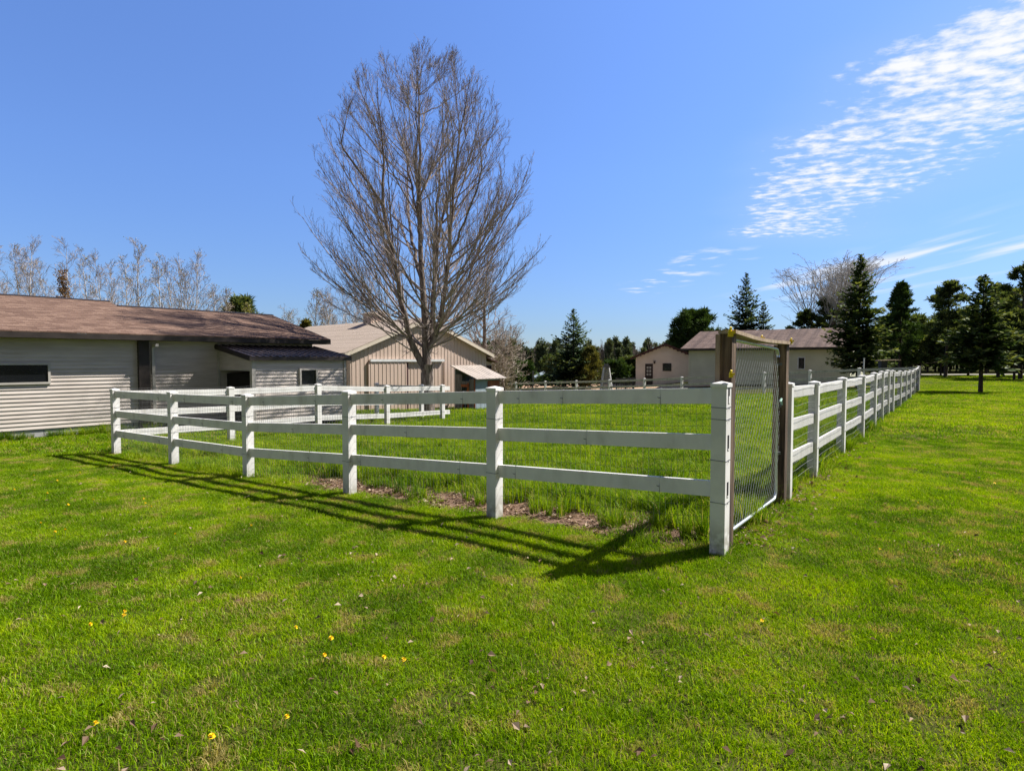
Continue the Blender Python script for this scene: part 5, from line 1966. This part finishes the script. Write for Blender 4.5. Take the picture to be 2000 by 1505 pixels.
def emit(name, x, y, coll, nvar, smin, smax, label, zs=None):
    n_ = len(x)
    s_ = rgs.uniform(smin, smax, n_)
    z_ = s_ * rgs.uniform(.88, 1.2, n_) * (1.05 + .15 * np.sin(x * 2.3 + 1.7 * np.sin(y * 1.1)) * np.sin(y * 2.9 + 1.3 * np.sin(x * 1.7)))
    pts = np.stack([x, y, G(x, y)], -1)
    return scatter(name, pts, rgs.uniform(0, 2 * PI, n_), np.stack([s_, s_, z_], -1), rgs.integers(0, nvar, n_), coll, label, 'grass')


def hidden(nm):
    return bpy.data.collections.new(nm)


# mown lawn near the camera
HID_CUR = hidden('lawn_blade_patches')
for i in range(6):
    grass_patch('lawn_patch_%d' % i, 1050, .38, .020, .047, .0018, .85, 200 + i, LAWN)
x, y = grid(-13, 13, .8, 12.5, .235)
k = ~inside_mask(x, y) & ~keep_out(x, y) & (np.abs(x) < y * 1.05 + 1.2) & (rgs.random(len(x)) > litter_mask(x, y) * .85)
emit('lawn_grass', x[k], y[k], HID_CUR, 6, .85, 1.25, 'short mown green lawn in the foreground')
HID_CUR = hidden('far_lawn_blade_patches')
for i in range(4):
    grass_patch('far_lawn_patch_%d' % i, 760, .9, .03, .065, .004, .9, 220 + i, LAWN)
x, y = grid(-26, 42, 2, 32, .62)
k = ~inside_mask(x, y) & ~keep_out(x, y) & (np.abs(x) < y * 1.1 + 2) & ((y >= 12.2) | (np.abs(x) > 12.5))
x2, y2 = grid(8, 62, 31, 64, 1.0)
k2 = ~inside_mask(x2, y2) & (x2 > y2 * .55) & (x2 < y2 * 1.05)
emit('lawn_grass', np.concatenate([x[k], x2[k2]]), np.concatenate([y[k], y2[k2]]), HID_CUR, 4, .9, 1.5, 'green lawn stretching away to the trees')
# unmown paddock
HID_CUR = hidden('paddock_blade_patches')
for i in range(5):
    grass_patch('paddock_patch_%d' % i, 420, .5, .06, .16, .0028, 1.0, 240 + i, PADD)
x, y = grid(-10, 22, 5, 21, .34)
lm_ = np.maximum(litter_mask(x, y), litter_mask(x - RD[0] * .22, y - RD[1] * .22))
k = inside_mask(x, y) & ~keep_out(x, y) & (rgs.random(len(x)) > lm_ * .90)
emit('paddock_grass', x[k], y[k], HID_CUR, 5, .75, 1.3, 'longer bright green grass inside the paddock')
HID_CUR = hidden('far_paddock_blade_patches')
for i in range(4):
    grass_patch('far_paddock_patch_%d' % i, 420, 1.1, .07, .17, .006, 1.0, 260 + i, PADD)
x, y = grid(-16, 24, 20.5, 48, .75)
k = (inside_mask(x, y) | (x < y * .0 + 1)) & ~keep_out(x, y)
emit('paddock_grass', x[k], y[k], HID_CUR, 4, .8, 1.3, 'longer grass at the far side of the paddock')
# tall tufts
HID_CUR = hidden('tuft_patches')
for i in range(4):
    grass_patch('tuft_%d' % i, 170, .34, .14, .34, .0034, .75, 280 + i, PADD, clump=5)
n_ = 260
a = rgs.uniform(.25, 12, n_)
b_ = 1.27 - .04 * a + rgs.normal(size=n_) * .17 + .15 * np.sin(a * 2.1)
xa, ya = P1[0] + FD[0] * a + RD[0] * b_, P1[1] + FD[1] * a + RD[1] * b_
a2 = rgs.uniform(.05, .8, 45)
b2_ = rgs.uniform(.85, 2.4, 45)
xb, yb = P1[0] + FD[0] * a2 + RD[0] * b2_, P1[1] + FD[1] * a2 + RD[1] * b2_
xc, yc = grid(-8, 18, 7, 22, .95)
k = inside_mask(xc, yc) & (rgs.random(len(xc)) < .55)
tw2 = rgs.uniform(-5, 2.6, 60)
q = W0[None] + du[None] * tw2[:, None] + nn_[None] * rgs.uniform(.03, .3, 60)[:, None]
b3_ = rgs.uniform(2.5, 12, 50)
xe, ye = P1[0] + RD[0] * b3_ + FD[0] * rgs.uniform(.0, .25, 50), P1[1] + RD[1] * b3_ + FD[1] * rgs.uniform(.0, .25, 50)
a4 = rgs.uniform(.3, 6.5, 26)
b4 = rgs.uniform(.35, 1.05, 26)
xa, ya = np.concatenate([xa, P1[0] + FD[0] * a4 + RD[0] * b4]), np.concatenate([ya, P1[1] + FD[1] * a4 + RD[1] * b4])
emit('grass_tufts', np.concatenate([xa, xb, xc[k], q[:, 0], xe]), np.concatenate([ya, yb, yc[k], q[:, 1], ye]), HID_CUR, 4, .55, 1.05, 'tall clumps of unmown grass along the inside of the fence')
